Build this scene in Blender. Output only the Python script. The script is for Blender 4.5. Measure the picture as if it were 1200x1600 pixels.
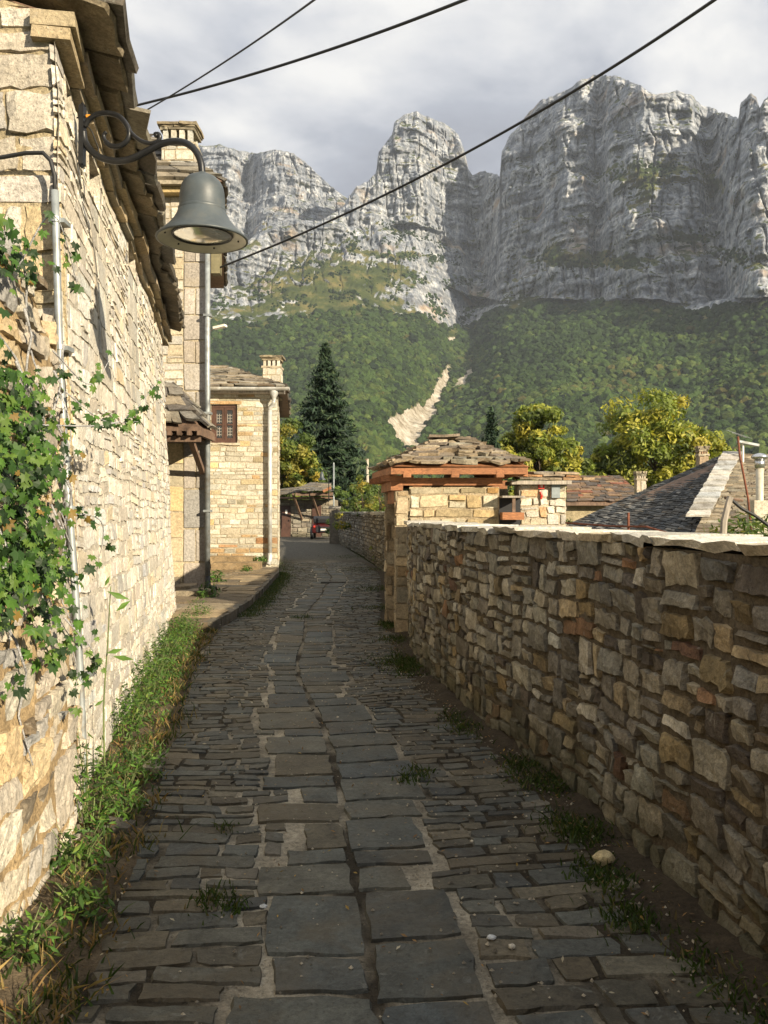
import bpy, math, random
import numpy as np
from mathutils import Vector, Matrix
R = math.radians
rng = np.random.default_rng(11)
random.seed(5)
for o in list(bpy.data.objects): bpy.data.objects.remove(o)
S = bpy.context.scene
C = S.collection

# ------------------------------------------------------------------ camera, sky, sun, exposure
cd = bpy.data.cameras.new('camera'); cam = bpy.data.objects.new('camera', cd); C.objects.link(cam)
cam.location = (0, 0, 1.6); cam.rotation_euler = (R(90), 0, 0)
cd.sensor_fit = 'VERTICAL'; cd.sensor_height = 24; cd.lens = 19.95
cd.clip_start = 0.05; cd.clip_end = 20000
S.camera = cam
SUN_D = Vector((-1.97, 2.02, -1.0)).normalized()          # direction the light travels
sun_el = math.asin(-SUN_D.z); sun_az = math.atan2(-SUN_D.x, -SUN_D.y)
ld = bpy.data.lights.new('sun', 'SUN'); ld.energy = 5.0; ld.angle = R(0.6); ld.color = (1.0, 0.86, 0.64)
sun = bpy.data.objects.new('sun', ld); C.objects.link(sun); sun.location = (30, -30, 30)
sun.rotation_euler = SUN_D.to_track_quat('-Z', 'Y').to_euler()

class NT:
    def __init__(s, nt): s.t = nt; nt.nodes.clear()
    def n(s, typ, **kw):
        nd = s.t.nodes.new(typ)
        ins = kw.pop('ins', {})
        for k, v in kw.items(): setattr(nd, k, v)
        for k, v in ins.items(): s.put(nd.inputs[k], v)
        return nd
    def put(s, sock, v):
        if isinstance(v, bpy.types.NodeSocket): s.t.links.new(v, sock)
        elif isinstance(v, bpy.types.Node): s.t.links.new(v.outputs[0], sock)
        else:
            if isinstance(v, (tuple, list)) and len(v) == 3 and sock.type == 'RGBA': v = (*v, 1)
            sock.default_value = v
    def noise(s, vec, scale, detail=4, rough=.55, dist=0.0):
        return s.n('ShaderNodeTexNoise', ins={'Vector': vec, 'Scale': scale, 'Detail': detail, 'Roughness': rough, 'Distortion': dist}).outputs[0]
    def math(s, op, a, b=0.0, c=None):
        nd = s.n('ShaderNodeMath', operation=op); s.put(nd.inputs[0], a); s.put(nd.inputs[1], b)
        if c is not None: s.put(nd.inputs[2], c)
        return nd.outputs[0]
    def ramp(s, f, stops, interp='LINEAR'):
        nd = s.n('ShaderNodeValToRGB'); s.put(nd.inputs[0], f); cr = nd.color_ramp; cr.interpolation = interp
        while len(cr.elements) < len(stops): cr.elements.new(0.5)
        for e, (p, c) in zip(cr.elements, stops):
            e.position = p; e.color = (*c, 1) if isinstance(c, (tuple, list)) else (c, c, c, 1)
        return nd.outputs[0]
    def mix(s, f, a, b, mode='MIX'):
        nd = s.n('ShaderNodeMix', data_type='RGBA', blend_type=mode)
        s.put(nd.inputs[0], f); s.put(nd.inputs[6], a); s.put(nd.inputs[7], b); return nd.outputs[2]
    def vmul(s, v, xyz):
        nd = s.n('ShaderNodeVectorMath', operation='MULTIPLY'); s.put(nd.inputs[0], v); nd.inputs[1].default_value = xyz; return nd.outputs[0]

world = bpy.data.worlds.new('World'); S.world = world; world.use_nodes = True
w = NT(world.node_tree)
sky = w.n('ShaderNodeTexSky', sky_type='NISHITA', sun_disc=False, sun_elevation=sun_el, sun_rotation=sun_az, altitude=900)
bg1 = w.n('ShaderNodeBackground', ins={'Color': sky.outputs[0], 'Strength': 0.10})
tc = w.n('ShaderNodeTexCoord').outputs['Generated']
# stretch clouds near the horizon: project the direction on a cloud ceiling
sp = w.n('ShaderNodeSeparateXYZ', ins={0: tc})
zz = w.math('ADD', w.math('ABSOLUTE', sp.outputs[2]), 0.22)
cx = w.math('DIVIDE', sp.outputs[0], zz); cy = w.math('DIVIDE', sp.outputs[1], zz)
cv = w.n('ShaderNodeCombineXYZ', ins={0: cx, 1: cy, 2: 0.35})
n1 = w.noise(cv, 1.5, 7, .55, .35)
n2 = w.noise(cv, 2.6, 6, .5, .3)
big = w.math('ADD', w.math('MULTIPLY', n1, 0.78), w.math('MULTIPLY', n2, 0.42))
# the cloud deck is thicker (greyer) low over the ridge and thins to bright white overhead towards the left
tilt = w.math('ADD', w.math('MULTIPLY', sp.outputs[0], -0.10), w.math('MULTIPLY', sp.outputs[2], 0.42))
val = w.math('ADD', big, w.math('ADD', tilt, -0.255))
ccol = w.ramp(val, [(0.36, (.34, .365, .44)), (0.47, (.50, .535, .62)), (0.54, (.76, .78, .83)), (0.61, (1.05, 1.04, 1.02))])
bg2 = w.n('ShaderNodeBackground', ins={'Color': ccol, 'Strength': 0.46})
cov = w.ramp(n2, [(0.22, 0.75), (0.40, 1.0)])
mx = w.n('ShaderNodeMixShader', ins={0: cov, 1: bg1.outputs[0], 2: bg2.outputs[0]})
wo = w.n('ShaderNodeOutputWorld', ins={0: mx.outputs[0]})
S.view_settings.view_transform = 'Standard'; S.view_settings.look = 'None'
S.view_settings.exposure = 1.0; S.view_settings.gamma = 1.0; S.view_settings.use_curve_mapping = False
S.render.engine = 'CYCLES'
S.cycles.max_bounces = 5; S.cycles.diffuse_bounces = 3; S.cycles.transparent_max_bounces = 8
S.cycles.volume_bounces = 0

# ------------------------------------------------------------------ helpers
PX = 1330.0
def at(px, py, Y): return np.array([(px - 600) / PX * Y, Y, 1.6 + (800 - py) / PX * Y])
def lin(c): return tuple(c)

_perm = np.random.default_rng(3).permutation(256); _perm = np.concatenate([_perm, _perm, _perm])
_grad = np.random.default_rng(4).normal(size=(256, 3)); _grad /= np.linalg.norm(_grad, axis=1)[:, None]
def perlin(P):
    P = np.asarray(P, float); I = np.floor(P).astype(int); F = P - I; I &= 255
    U = F * F * F * (F * (F * 6 - 15) + 10); out = 0
    for dx in (0, 1):
        for dy in (0, 1):
            for dz in (0, 1):
                h = _perm[_perm[_perm[(I[..., 0] + dx) & 255] + ((I[..., 1] + dy) & 255)] + ((I[..., 2] + dz) & 255)]
                g = _grad[h]; d = F - np.array([dx, dy, dz])
                wgt = (U[..., 0] if dx else 1 - U[..., 0]) * (U[..., 1] if dy else 1 - U[..., 1]) * (U[..., 2] if dz else 1 - U[..., 2])
                out = out + wgt * (g * d).sum(-1)
    return out * 1.5
def fbm(P, octv=4, gain=.5):
    P = np.asarray(P, float); s = 0; a = 1; t = 0
    for i in range(octv):
        s = s + a * perlin(P * 2 ** i + i * 17.3); t += a; a *= gain
    return s / t
def ridged(P, octv=4):
    s = 0; a = 1; t = 0
    for i in range(octv):
        s = s + a * (1 - 2 * np.abs(perlin(np.asarray(P) * 2 ** i + i * 9.7))); t += a; a *= .5
    return s / t

def mk(name, V, F, mat, parent=None, tint=None, smooth=False, origin=None, mats=None, fm=None, attrs=None):
    """one mesh object; V in world coordinates, origin = world position of the object's origin"""
    V = np.asarray(V, float)
    if origin is None:
        origin = V.mean(0) if parent is not None else np.array([V[:, 0].mean(), V[:, 1].mean(), V[:, 2].min()])
    origin = np.asarray(origin, float)
    me = bpy.data.meshes.new(name)
    Fa = F if isinstance(F, np.ndarray) else None
    if Fa is not None:
        k = Fa.shape[1]; n = len(Fa)
        me.vertices.add(len(V)); me.vertices.foreach_set('co', (V - origin).astype(np.float32).ravel())
        me.loops.add(n * k); me.loops.foreach_set('vertex_index', Fa.astype(np.int32).ravel())
        me.polygons.add(n); me.polygons.foreach_set('loop_start', np.arange(0, n * k, k, dtype=np.int32))
        me.update(calc_edges=True)
    else:
        me.from_pydata((V - origin).tolist(), [], F); me.update()
    me.polygons.foreach_set('use_smooth', np.full(len(me.polygons), bool(smooth)))
    if tint is not None:
        T = np.asarray(tint, float)
        if T.ndim == 1: T = np.tile(T, (len(V), 1))
        A = np.ones((len(V), 4)); A[:, :3] = T[:, :3]
        at_ = me.attributes.new('tint', 'FLOAT_COLOR', 'POINT'); at_.data.foreach_set('color', A.astype(np.float32).ravel())
    for k_, v_ in (attrs or {}).items():
        at_ = me.attributes.new(k_, 'FLOAT', 'POINT'); at_.data.foreach_set('value', np.asarray(v_, np.float32))
    for m in (mats or [mat]): me.materials.append(m)
    if fm is not None: me.polygons.foreach_set('material_index', np.asarray(fm, np.int32))
    o = bpy.data.objects.new(name, me); C.objects.link(o)
    po = np.zeros(3)
    if parent is not None:
        o.parent = parent; po = np.array(parent['_w'])
    o.location = origin - po
    o['_w'] = origin.tolist()
    return o
def thing(name, label, cat, loc, group=None, kind=None):
    o = bpy.data.objects.new(name, None); C.objects.link(o); o.location = loc; o.empty_display_size = .2
    o['_w'] = [float(c) for c in loc]
    if label: o['label'] = label
    if cat: o['category'] = cat
    if group: o['group'] = group
    if kind: o['kind'] = kind
    return o
def tag(o, label=None, cat=None, group=None, kind=None):
    for k, v in (('label', label), ('category', cat), ('group', group), ('kind', kind)):
        if v: o[k] = v
    return o
class MB:
    dt = (.5, .5, .5)
    def __init__(s): s.V = []; s.F = []; s.T = []; s.n = 0
    def add(s, V, F, t=None):
        V = np.asarray(V, float); s.V.append(V)
        if isinstance(F, np.ndarray): F = F.tolist()
        s.F += [[i + s.n for i in f] for f in F]; s.n += len(V)
        if t is None: t = s.dt
        t = np.asarray(t, float)
        s.T.append(np.tile(t, (len(V), 1)) if t.ndim == 1 else t); return s
    def box(s, a, b, t=None, rz=0, piv=None):
        a = np.minimum(a, b) if rz == 0 else np.asarray(a, float); b_ = np.asarray(b, float)
        x0, y0, z0 = a; x1, y1, z1 = np.maximum(a, b_)
        V = np.array([(x0, y0, z0), (x1, y0, z0), (x1, y1, z0), (x0, y1, z0), (x0, y0, z1), (x1, y0, z1), (x1, y1, z1), (x0, y1, z1)])
        return s.add(V, BOXF, t)
    def beam(s, p, q, w, h, t=None, up=(0, 0, 1)):
        """rectangular bar from p to q, w across, h along up"""
        p = Vector(p); q = Vector(q); d = (q - p).normalized(); sx = d.cross(Vector(up)).normalized(); u = sx.cross(d)
        V = []
        for e in (p, q):
            for a, b in ((-1, -1), (1, -1), (1, 1), (-1, 1)): V.append(tuple(e + sx * (a * w / 2) + u * (b * h / 2)))
        return s.add(V, [[0, 3, 2, 1], [4, 5, 6, 7], [0, 1, 5, 4], [1, 2, 6, 5], [2, 3, 7, 6], [3, 0, 4, 7]], t)
    def tube(s, pts, r, seg=8, t=None, caps=True):
        pts = [Vector(p) for p in pts]; n = len(pts)
        rs = r if hasattr(r, '__len__') else [r] * n
        V = []; F = []; prev = None
        for i, p in enumerate(pts):
            d = (pts[min(i + 1, n - 1)] - pts[max(i - 1, 0)]).normalized()
            if prev is None:
                a = d.cross(Vector((0, 0, 1)));
                if a.length < .1: a = d.cross(Vector((0, 1, 0)))
                a.normalize()
            else:
                a = (prev - d * prev.dot(d)).normalized()
            prev = a; b = d.cross(a)
            for k in range(seg):
                th = 2 * math.pi * k / seg; V.append(tuple(p + (a * math.cos(th) + b * math.sin(th)) * rs[i]))
        for i in range(n - 1):
            for k in range(seg):
                F.append([i * seg + k, i * seg + (k + 1) % seg, (i + 1) * seg + (k + 1) % seg, (i + 1) * seg + k])
        if caps: F.append(list(range(seg))[::-1]); F.append([(n - 1) * seg + k for k in range(seg)])
        return s.add(V, F, t)
    def lathe(s, prof, c, seg=32, t=None, axis='z'):
        V = []; F = []; n = len(prof)
        for (r, z) in prof:
            for k in range(seg):
                th = 2 * math.pi * k / seg; V.append((c[0] + r * math.cos(th), c[1] + r * math.sin(th), c[2] + z))
        for i in range(n - 1):
            for k in range(seg): F.append([i * seg + k, i * seg + (k + 1) % seg, (i + 1) * seg + (k + 1) % seg, (i + 1) * seg + k])
        return s.add(V, F, t)
    def build(s, name, mat, parent=None, smooth=False, origin=None, **kw):
        return mk(name, np.vstack(s.V), s.F, mat, parent, tint=np.vstack(s.T), smooth=smooth, origin=origin, **kw)
BOXF = [[0, 3, 2, 1], [4, 5, 6, 7], [0, 1, 5, 4], [1, 2, 6, 5], [2, 3, 7, 6], [3, 0, 4, 7]]

# ------------------------------------------------------------------ materials
def newmat(name):
    m = bpy.data.materials.new(name); m.use_nodes = True
    t = NT(m.node_tree); out = t.n('ShaderNodeOutputMaterial')
    b = t.n('ShaderNodeBsdfPrincipled'); t.t.links.new(b.outputs[0], out.inputs[0])
    t.pos = t.n('ShaderNodeNewGeometry').outputs['Position']
    t.b = b; return m, t
def setbump(t, h, strength, dist):
    bp = t.n('ShaderNodeBump', ins={'Height': h, 'Strength': strength, 'Distance': dist}); t.put(t.b.inputs['Normal'], bp.outputs[0])
def stonemat(name, s=1.0, lo=.55, hi=1.3, bump=.5, dist=.012, rough=.85, dirt=None, dirt_amt=.5, spec=.3, lichen=None, groundmoss=False, streak=False):
    m, t = newmat(name)
    tint = t.n('ShaderNodeAttribute', attribute_name='tint').outputs['Color']
    v = t.vmul(t.pos, (s, s, s))
    a = t.noise(v, 5, 6, .62, .4); f = t.noise(v, 38, 5, .7); g = t.noise(v, 160, 3, .6)
    mot = t.ramp(a, [(0.28, lo), (0.5, (lo + hi) / 2), (0.72, hi)])
    c = t.mix(1.0, tint, mot, 'MULTIPLY')
    c = t.mix(1.0, c, t.ramp(f, [(0.34, .66), (0.62, 1.2)]), 'MULTIPLY')
    c = t.mix(1.0, c, t.ramp(g, [(0.35, .84), (0.65, 1.14)]), 'MULTIPLY')
    if dirt is not None:
        d = t.ramp(t.noise(v, 2.1, 7, .65, .8), [(.48, 0.0), (.66, dirt_amt)])
        c = t.mix(d, c, dirt)
    if lichen is not None:
        l = t.ramp(t.noise(t.vmul(t.pos, (s, s, s)), 11, 5, .7, 1.2), [(.60, 0.0), (.68, .6)])
        c = t.mix(l, c, lichen)
    if streak:
        l = t.ramp(t.noise(t.vmul(t.pos, (7, 7, .7)), 1.0, 5, .6), [(.52, 0.0), (.72, .45)])
        c = t.mix(l, c, (.12, .105, .08))
    if groundmoss:
        z = t.n('ShaderNodeSeparateXYZ', ins={0: t.pos}).outputs[2]
        zz = t.math('ADD', z, t.math('MULTIPLY', t.noise(t.pos, 3, 4), .9))
        c = t.mix(t.ramp(zz, [(.45, .75), (.95, 0.0)]), c, (.055, .055, .028))
    pit = t.ramp(t.noise(v, 70, 4, .75), [(.30, 0.0), (.42, 1.0)])
    c = t.mix(1.0, c, t.ramp(pit, [(0, .55), (1, 1.0)]), 'MULTIPLY')
    t.put(t.b.inputs['Base Color'], c); t.b.inputs['Roughness'].default_value = rough
    t.b.inputs['Specular IOR Level'].default_value = spec
    h = t.math('ADD', t.math('MULTIPLY', f, .7), t.math('ADD', t.math('MULTIPLY', g, .25), t.math('MULTIPLY', pit, .22)))
    h = t.math('ADD', h, t.math('MULTIPLY', a, .9))
    setbump(t, h, bump, dist)
    return m
def plain(name, col, rough=.5, metal=0, nz=.25, s=8, bump=0, spec=.5, dirt=None):
    m, t = newmat(name)
    n = t.noise(t.pos, s, 5, .6, .3)
    c = t.mix(1.0, col, t.ramp(n, [(.3, 1 - nz), (.7, 1 + nz)]), 'MULTIPLY')
    if dirt: c = t.mix(t.ramp(t.noise(t.pos, s * .6, 6, .7), [(.5, 0.), (.68, .7)]), c, dirt)
    t.put(t.b.inputs['Base Color'], c); t.b.inputs['Roughness'].default_value = rough; t.b.inputs['Metallic'].default_value = metal
    t.b.inputs['Specular IOR Level'].default_value = spec
    if bump: setbump(t, t.noise(t.pos, s * 4, 4, .6), bump, .004)
    return m
def woodmat(name, col, ax=(1, 1, 14), rough=.75):
    m, t = newmat(name)
    v = t.vmul(t.pos, ax); n = t.noise(v, 3, 5, .6, .6); n2 = t.noise(t.pos, 3, 4)
    c = t.mix(1.0, col, t.ramp(n, [(.3, .55), (.7, 1.3)]), 'MULTIPLY'); c = t.mix(1.0, c, t.ramp(n2, [(.3, .7), (.7, 1.15)]), 'MULTIPLY')
    t.put(t.b.inputs['Base Color'], c); t.b.inputs['Roughness'].default_value = rough; setbump(t, n, .5, .004); return m
def leafmat(name, trans=.35, rough=.55):
    m = bpy.data.materials.new(name); m.use_nodes = True; t = NT(m.node_tree)
    out = t.n('ShaderNodeOutputMaterial'); tint = t.n('ShaderNodeAttribute', attribute_name='tint').outputs['Color']
    geo = t.n('ShaderNodeNewGeometry')
    c = t.mix(1.0, tint, t.ramp(t.noise(geo.outputs['Position'], 9, 3), [(.3, .7), (.7, 1.25)]), 'MULTIPLY')
    b = t.n('ShaderNodeBsdfPrincipled', ins={'Base Color': c, 'Roughness': rough}); b.inputs['Specular IOR Level'].default_value = .35
    tr = t.n('ShaderNodeBsdfTranslucent', ins={'Color': t.mix(1.0, c, (1.15, 1.25, .6), 'MULTIPLY')})
    mxx = t.n('ShaderNodeMixShader', ins={0: trans, 1: b.outputs[0], 2: tr.outputs[0]}); t.put(out.inputs[0], mxx.outputs[0]); return m
M = {}
M['rubble'] = stonemat('rubble_stone', 1.0, .55, 1.35, 1.0, .022, dirt=(.06, .045, .03), dirt_amt=.55, lichen=(.30, .29, .24), groundmoss=True)
M['cream'] = stonemat('cream_limestone', 1.0, .86, 1.16, .9, .014, dirt=(.36, .30, .21), dirt_amt=.35, lichen=(.50, .47, .40))
M['cream_far'] = stonemat('cream_ashlar', .6, .86, 1.16, .6, .02, dirt=(.33, .27, .17), dirt_amt=.35)
M['sett'] = stonemat('paving_stone', 1.0, .55, 1.45, .8, .008, rough=.66, dirt=(.085, .068, .042), dirt_amt=.6, spec=.4, lichen=(.14, .145, .13))
M['slate'] = stonemat('roof_slate', 1.0, .55, 1.3, .7, .012, dirt=(.10, .075, .045), dirt_amt=.45, lichen=(.24, .24, .20))
M['mortar'] = stonemat('lime_mortar', 1.0, .6, 1.3, .9, .02, rough=.95)
M['leaf'] = leafmat('leaf', .35); M['needle'] = leafmat('needle', .12, .7)
M['bark'] = stonemat('bark', 2.0, .5, 1.3, 1.0, .02)
M['timber'] = woodmat('orange_timber', (.30, .125, .05), (7, 3, 22))
M['oldwood'] = woodmat('weathered_wood', (.16, .10, .065), (6, 6, 2))
M['greywood'] = woodmat('grey_dead_wood', (.33, .29, .24), (14, 14, 1.5))
M['brownwood'] = woodmat('window_wood', (.075, .036, .024), (10, 10, 2), .5)
M['lamp'] = plain('lamp_grey_paint', (.052, .064, .070), .48, .0, .2, 12, .15, dirt=(.085, .09, .085))
M['iron'] = plain('cast_iron_paint', (.018, .019, .021), .38, .3, .2, 30, .15)
M['lampin'] = plain('lamp_reflector', (.42, .41, .33), .35, .0, .15, 10)
M['zinc'] = plain('zinc_pipe', (.27, .295, .30), .5, .4, .28, 9, .1, dirt=(.16, .13, .09))
M['whitepipe'] = plain('pale_gutter', (.46, .47, .46), .5, .2, .25, 6, dirt=(.28, .25, .19))
M['cable'] = plain('black_cable', (.012, .012, .012), .6)
M['rust'] = plain('rusty_iron', (.16, .055, .03), .9, 0, .4, 30)
M['glassy'] = plain('dark_window_glass', (.02, .025, .03), .08, 0, .1, 2, spec=.8)
M['redpaint'] = plain('red_car_paint', (.045, .006, .006), .3, 0, .1, 3)
M['blackplastic'] = plain('black_plastic', (.012, .012, .014), .5, 0, .2, 12)
M['enamel'] = plain('grey_enamel', (.22, .25, .26), .5, .2, .2, 15)
M['white'] = plain('white_paint', (.7, .68, .62), .6, 0, .1, 6)
M['redsign'] = plain('red_sign_paint', (.5, .035, .02), .5, 0, .15, 20)
M['curtain'] = plain('white_curtain', (.26, .24, .21), .9, 0, .15, 30)
gm = bpy.data.materials.new('lamp_glass'); gm.use_nodes = True; t = NT(gm.node_tree)
o_ = t.n('ShaderNodeOutputMaterial'); b_ = t.n('ShaderNodeBsdfPrincipled', ins={'Base Color': (.75, .82, .76), 'Roughness': .12}); b_.inputs['Transmission Weight'].default_value = .8
t.put(o_.inputs[0], b_.outputs[0]); M['lampglass'] = gm

# ------------------------------------------------------------------ masonry
def screen_px(V):
    y = V[:, 1]
    if (y < .3).any(): return 0.0
    x = 600 + PX * V[:, 0] / y; z = 800 - PX * (V[:, 2] - 1.6) / y
    if x.max() < -20 or x.min() > 1220 or z.max() < -20 or z.min() > 1620: return 0.0
    return float(math.hypot(x.max() - x.min(), z.max() - z.min()))
def emit(pieces, name, mat, parent, limit=300, minpx=8, rest=None, smooth=False):
    """pieces: (V, F, tint). The ones that show largest become parts, the rest one joined part"""
    if not pieces: return
    sc = np.array([screen_px(p[0]) for p in pieces]); order = np.argsort(-sc)
    k = 0
    for i in order:
        if k < limit and sc[i] >= minpx:
            V, F, T = pieces[i]; mk(name, V, F, mat, parent, tint=T, smooth=smooth); k += 1
        else: break
    left = order[k:]
    if len(left):
        mb = MB()
        for i in left: mb.add(*pieces[i])
        o = mb.build(rest or ('small_' + name + '_work'), mat, parent, smooth=smooth); o['kind'] = 'stuff'
def grid_faces(nu, nv):
    i = np.arange(nu - 1)[:, None] * nv + np.arange(nv - 1)[None, :]
    return np.stack([i, i + nv, i + nv + 1, i + 1], -1).reshape(-1, 4)
def pick(pal):
    w = np.array([p[1] for p in pal], float); c = np.array(pal[rng.choice(len(pal), p=w / w.sum())][0])
    return np.clip(c * rng.uniform(.78, 1.22) * (1 + rng.normal(0, .03) * np.array([1, 0, -1.2])), .005, .85)
def rubble_cells(u0, u1, v0, v1, wm, hm):
    out = []
    def rec(a, b, c, d, depth):
        W = b - a; H = d - c
        wmx = wm * rng.uniform(.9, 2.0); hmx = hm * rng.uniform(.85, 1.8)
        if H > hmx * 1.05 and (H / hm > W / wm or W <= wmx):
            k = rng.uniform(.32, .68); m_ = c + H * k; rec(a, b, c, m_, depth + 1); rec(a, b, m_, d, depth + 1)
        elif W > wmx:
            k = rng.uniform(.3, .7); m_ = a + W * k; rec(a, m_, c, d, depth + 1); rec(m_, b, c, d, depth + 1)
        else: out.append((a, b, c, d))
    n = max(1, int(round((u1 - u0) / (wm * 5))))
    us = np.linspace(u0, u1, n + 1); us[1:-1] += rng.uniform(-.2, .2, n - 1) * wm
    nv = max(1, int(round((v1 - v0) / (hm * 2.6))))
    vs = np.linspace(v0, v1, nv + 1)
    for i in range(n):
        v_ = vs.copy(); v_[1:-1] += rng.uniform(-.45, .45, nv - 1) * hm
        for j in range(nv): rec(us[i], us[i + 1], v_[j], v_[j + 1], 0)
    return out
def course_cells(u0, u1, v0, v1, wm, hm, vary=.35, split=.12):
    out = []; v = v0
    while v < v1 - .2 * hm:
        h = hm * rng.uniform(1 - vary, 1 + vary); h = min(h, v1 - v)
        if v1 - v - h < .35 * hm: h = v1 - v
        u = u0 - rng.uniform(0, .8) * wm
        while u < u1:
            wd = wm * rng.choice([.45, .7, 1, 1.3, 1.7], p=[.15, .25, .3, .2, .1]) * rng.uniform(.85, 1.15)
            a = max(u, u0); b = min(u + wd, u1)
            if u1 - b < .25 * wm: b = u1; wd = u1 - u + .001
            if b - a > .03:
                if rng.random() < split and h > .7 * hm:
                    m_ = v + h * rng.uniform(.35, .65); out.append((a, b, v, m_)); out.append((a, b, m_, v + h))
                else: out.append((a, b, v, v + h))
            u += wd
        v += h
    return out
def stone(fmap, q, bulge, recess, rough, edge=.008, dens=.055, nmax=6):
    """q: four (u,v) corners ccw; returns V,F of the visible stone front with returns into the mortar"""
    wd = (np.linalg.norm(q[1] - q[0]) + np.linalg.norm(q[2] - q[3])) / 2; ht = (np.linalg.norm(q[3] - q[0]) + np.linalg.norm(q[2] - q[1])) / 2
    nu = int(np.clip(round(wd / dens), 1, nmax)); nv = int(np.clip(round(ht / dens), 1, nmax))
    e1 = min(edge * rng.uniform(.7, 1.6) / wd, .2); e2 = min(edge * rng.uniform(.7, 1.6) / ht, .2)
    s = np.concatenate([[0], np.linspace(e1, 1 - e1, nu + 1), [1]]); r = np.concatenate([[0], np.linspace(e2, 1 - e2, nv + 1), [1]])
    s_, r_ = np.meshgrid(s, r, indexing='ij')
    sj = s_ + 0; rj = r_ + 0
    jn = rng.normal(0, .05, s_.shape); sj[2:-2] += (jn[2:-2] / max(nu, 1)); rj[:, 2:-2] += rng.normal(0, .05, r_[:, 2:-2].shape) / max(nv, 1)
    # rounded corners
    cr = min(.10, .007 / min(wd, ht) + .015)
    cs = np.abs(s_ - .5) * 2; ck = np.abs(r_ - .5) * 2; k = (cs * ck) ** 9 * cr * rng.uniform(.0, 2.2, s_.shape)
    sj = .5 + (sj - .5) * (1 - k); rj = .5 + (rj - .5) * (1 - k)
    # wobble of the outline
    wb = rng.normal(0, 1, s_.shape) * min(.006, .05 * min(wd, ht))
    P = ((1 - sj) * (1 - rj))[..., None] * q[0] + (sj * (1 - rj))[..., None] * q[1] + (sj * rj)[..., None] * q[2] + ((1 - sj) * rj)[..., None] * q[3]
    P = P + np.stack([wb, rng.normal(0, 1, s_.shape) * min(.006, .05 * min(wd, ht))], -1)
    D = np.full(s_.shape, bulge)
    tilt = rng.normal(0, rough * .8, 2); D = D + tilt[0] * (s_ - .5) * 2 + tilt[1] * (r_ - .5) * 2 + rng.normal(0, rough * .45, s_.shape)
    ring1 = np.zeros(s_.shape, bool); ring1[[1, -2], :] = True; ring1[:, [1, -2]] = True
    D[ring1] -= bulge * rng.uniform(.05, .75, ring1.sum()) * .8
    ring0 = np.zeros(s_.shape, bool); ring0[[0, -1], :] = True; ring0[:, [0, -1]] = True
    D[ring0] = -recess
    V = fmap(P[..., 0].ravel(), P[..., 1].ravel(), D.ravel())
    return V, grid_faces(len(s), len(r))
def masonry(root, fmap, u0, u1, v0, v1, wm, hm, pal, mat, style='course', bulge=.012, recess=.04, rough=.006, gap=.012, holes=(), topfn=None,
            name='stone', limit=300, warp=.02, wf=3.0, dens=.055, split=.12, vary=.35, ret=False, nmax=6, rest=None, big=0, seed=0, keep=None):
    cells = rubble_cells(u0, u1, v0, v1, wm, hm) if style == 'rubble' else course_cells(u0, u1, v0, v1, wm, hm, vary, split)
    pcs = []
    sd = 13.7 * seed + 1.1
    for (a, b, c, d) in cells:
        mu, mv = (a + b) / 2, (c + d) / 2
        if topfn is not None and d > topfn(mu) + .02:
            if c > topfn(mu) - .04: continue
            d = topfn(mu)
        if keep is not None and not keep(mu, mv): continue
        sk = False
        for (ha, hb, hc, hd) in holes:
            if a < hb and b > ha and c < hd and d > hc:
                if mu < ha or a < ha - .06: b = min(b, ha)
                elif mu > hb or b > hb + .06: a = max(a, hb)
                elif mv < hc: d = min(d, hc)
                elif mv > hd: c = max(c, hd)
                if a < hb - 1e-4 and b > ha + 1e-4 and c < hd - 1e-4 and d > hc + 1e-4: sk = True
        if sk or b - a < .03 or d - c < .025: continue
        q = np.array([(a, c), (b, c), (b, d), (a, d)], float)
        if warp:
            lim = (q[:, 0] > u0 + .01) & (q[:, 0] < u1 - .01)
            P3 = np.column_stack([q * wf, np.full(4, sd)])
            q[:, 0] += warp * perlin(P3) * lim
            q[:, 1] += warp * 1.1 * perlin(P3 + 31.7) * (q[:, 1] > v0 + .01)
            q += rng.normal(0, warp * .16, (4, 2)) * lim[:, None]
        ctr = q.mean(0); W = b - a; H = d - c; g = gap * rng.uniform(.55, 1.5)
        q = ctr + (q - ctr) * np.array([max(.5, 1 - g / W), max(.5, 1 - g / H)])
        V, F = stone(fmap, q, bulge * rng.uniform(.2, 1.7), recess, rough, dens=dens, nmax=nmax)
        pcs.append((V, F, pick(pal)))
    if ret: return pcs
    emit(pcs, name, mat, root, limit, rest=rest or 'small_stonework')
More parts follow.
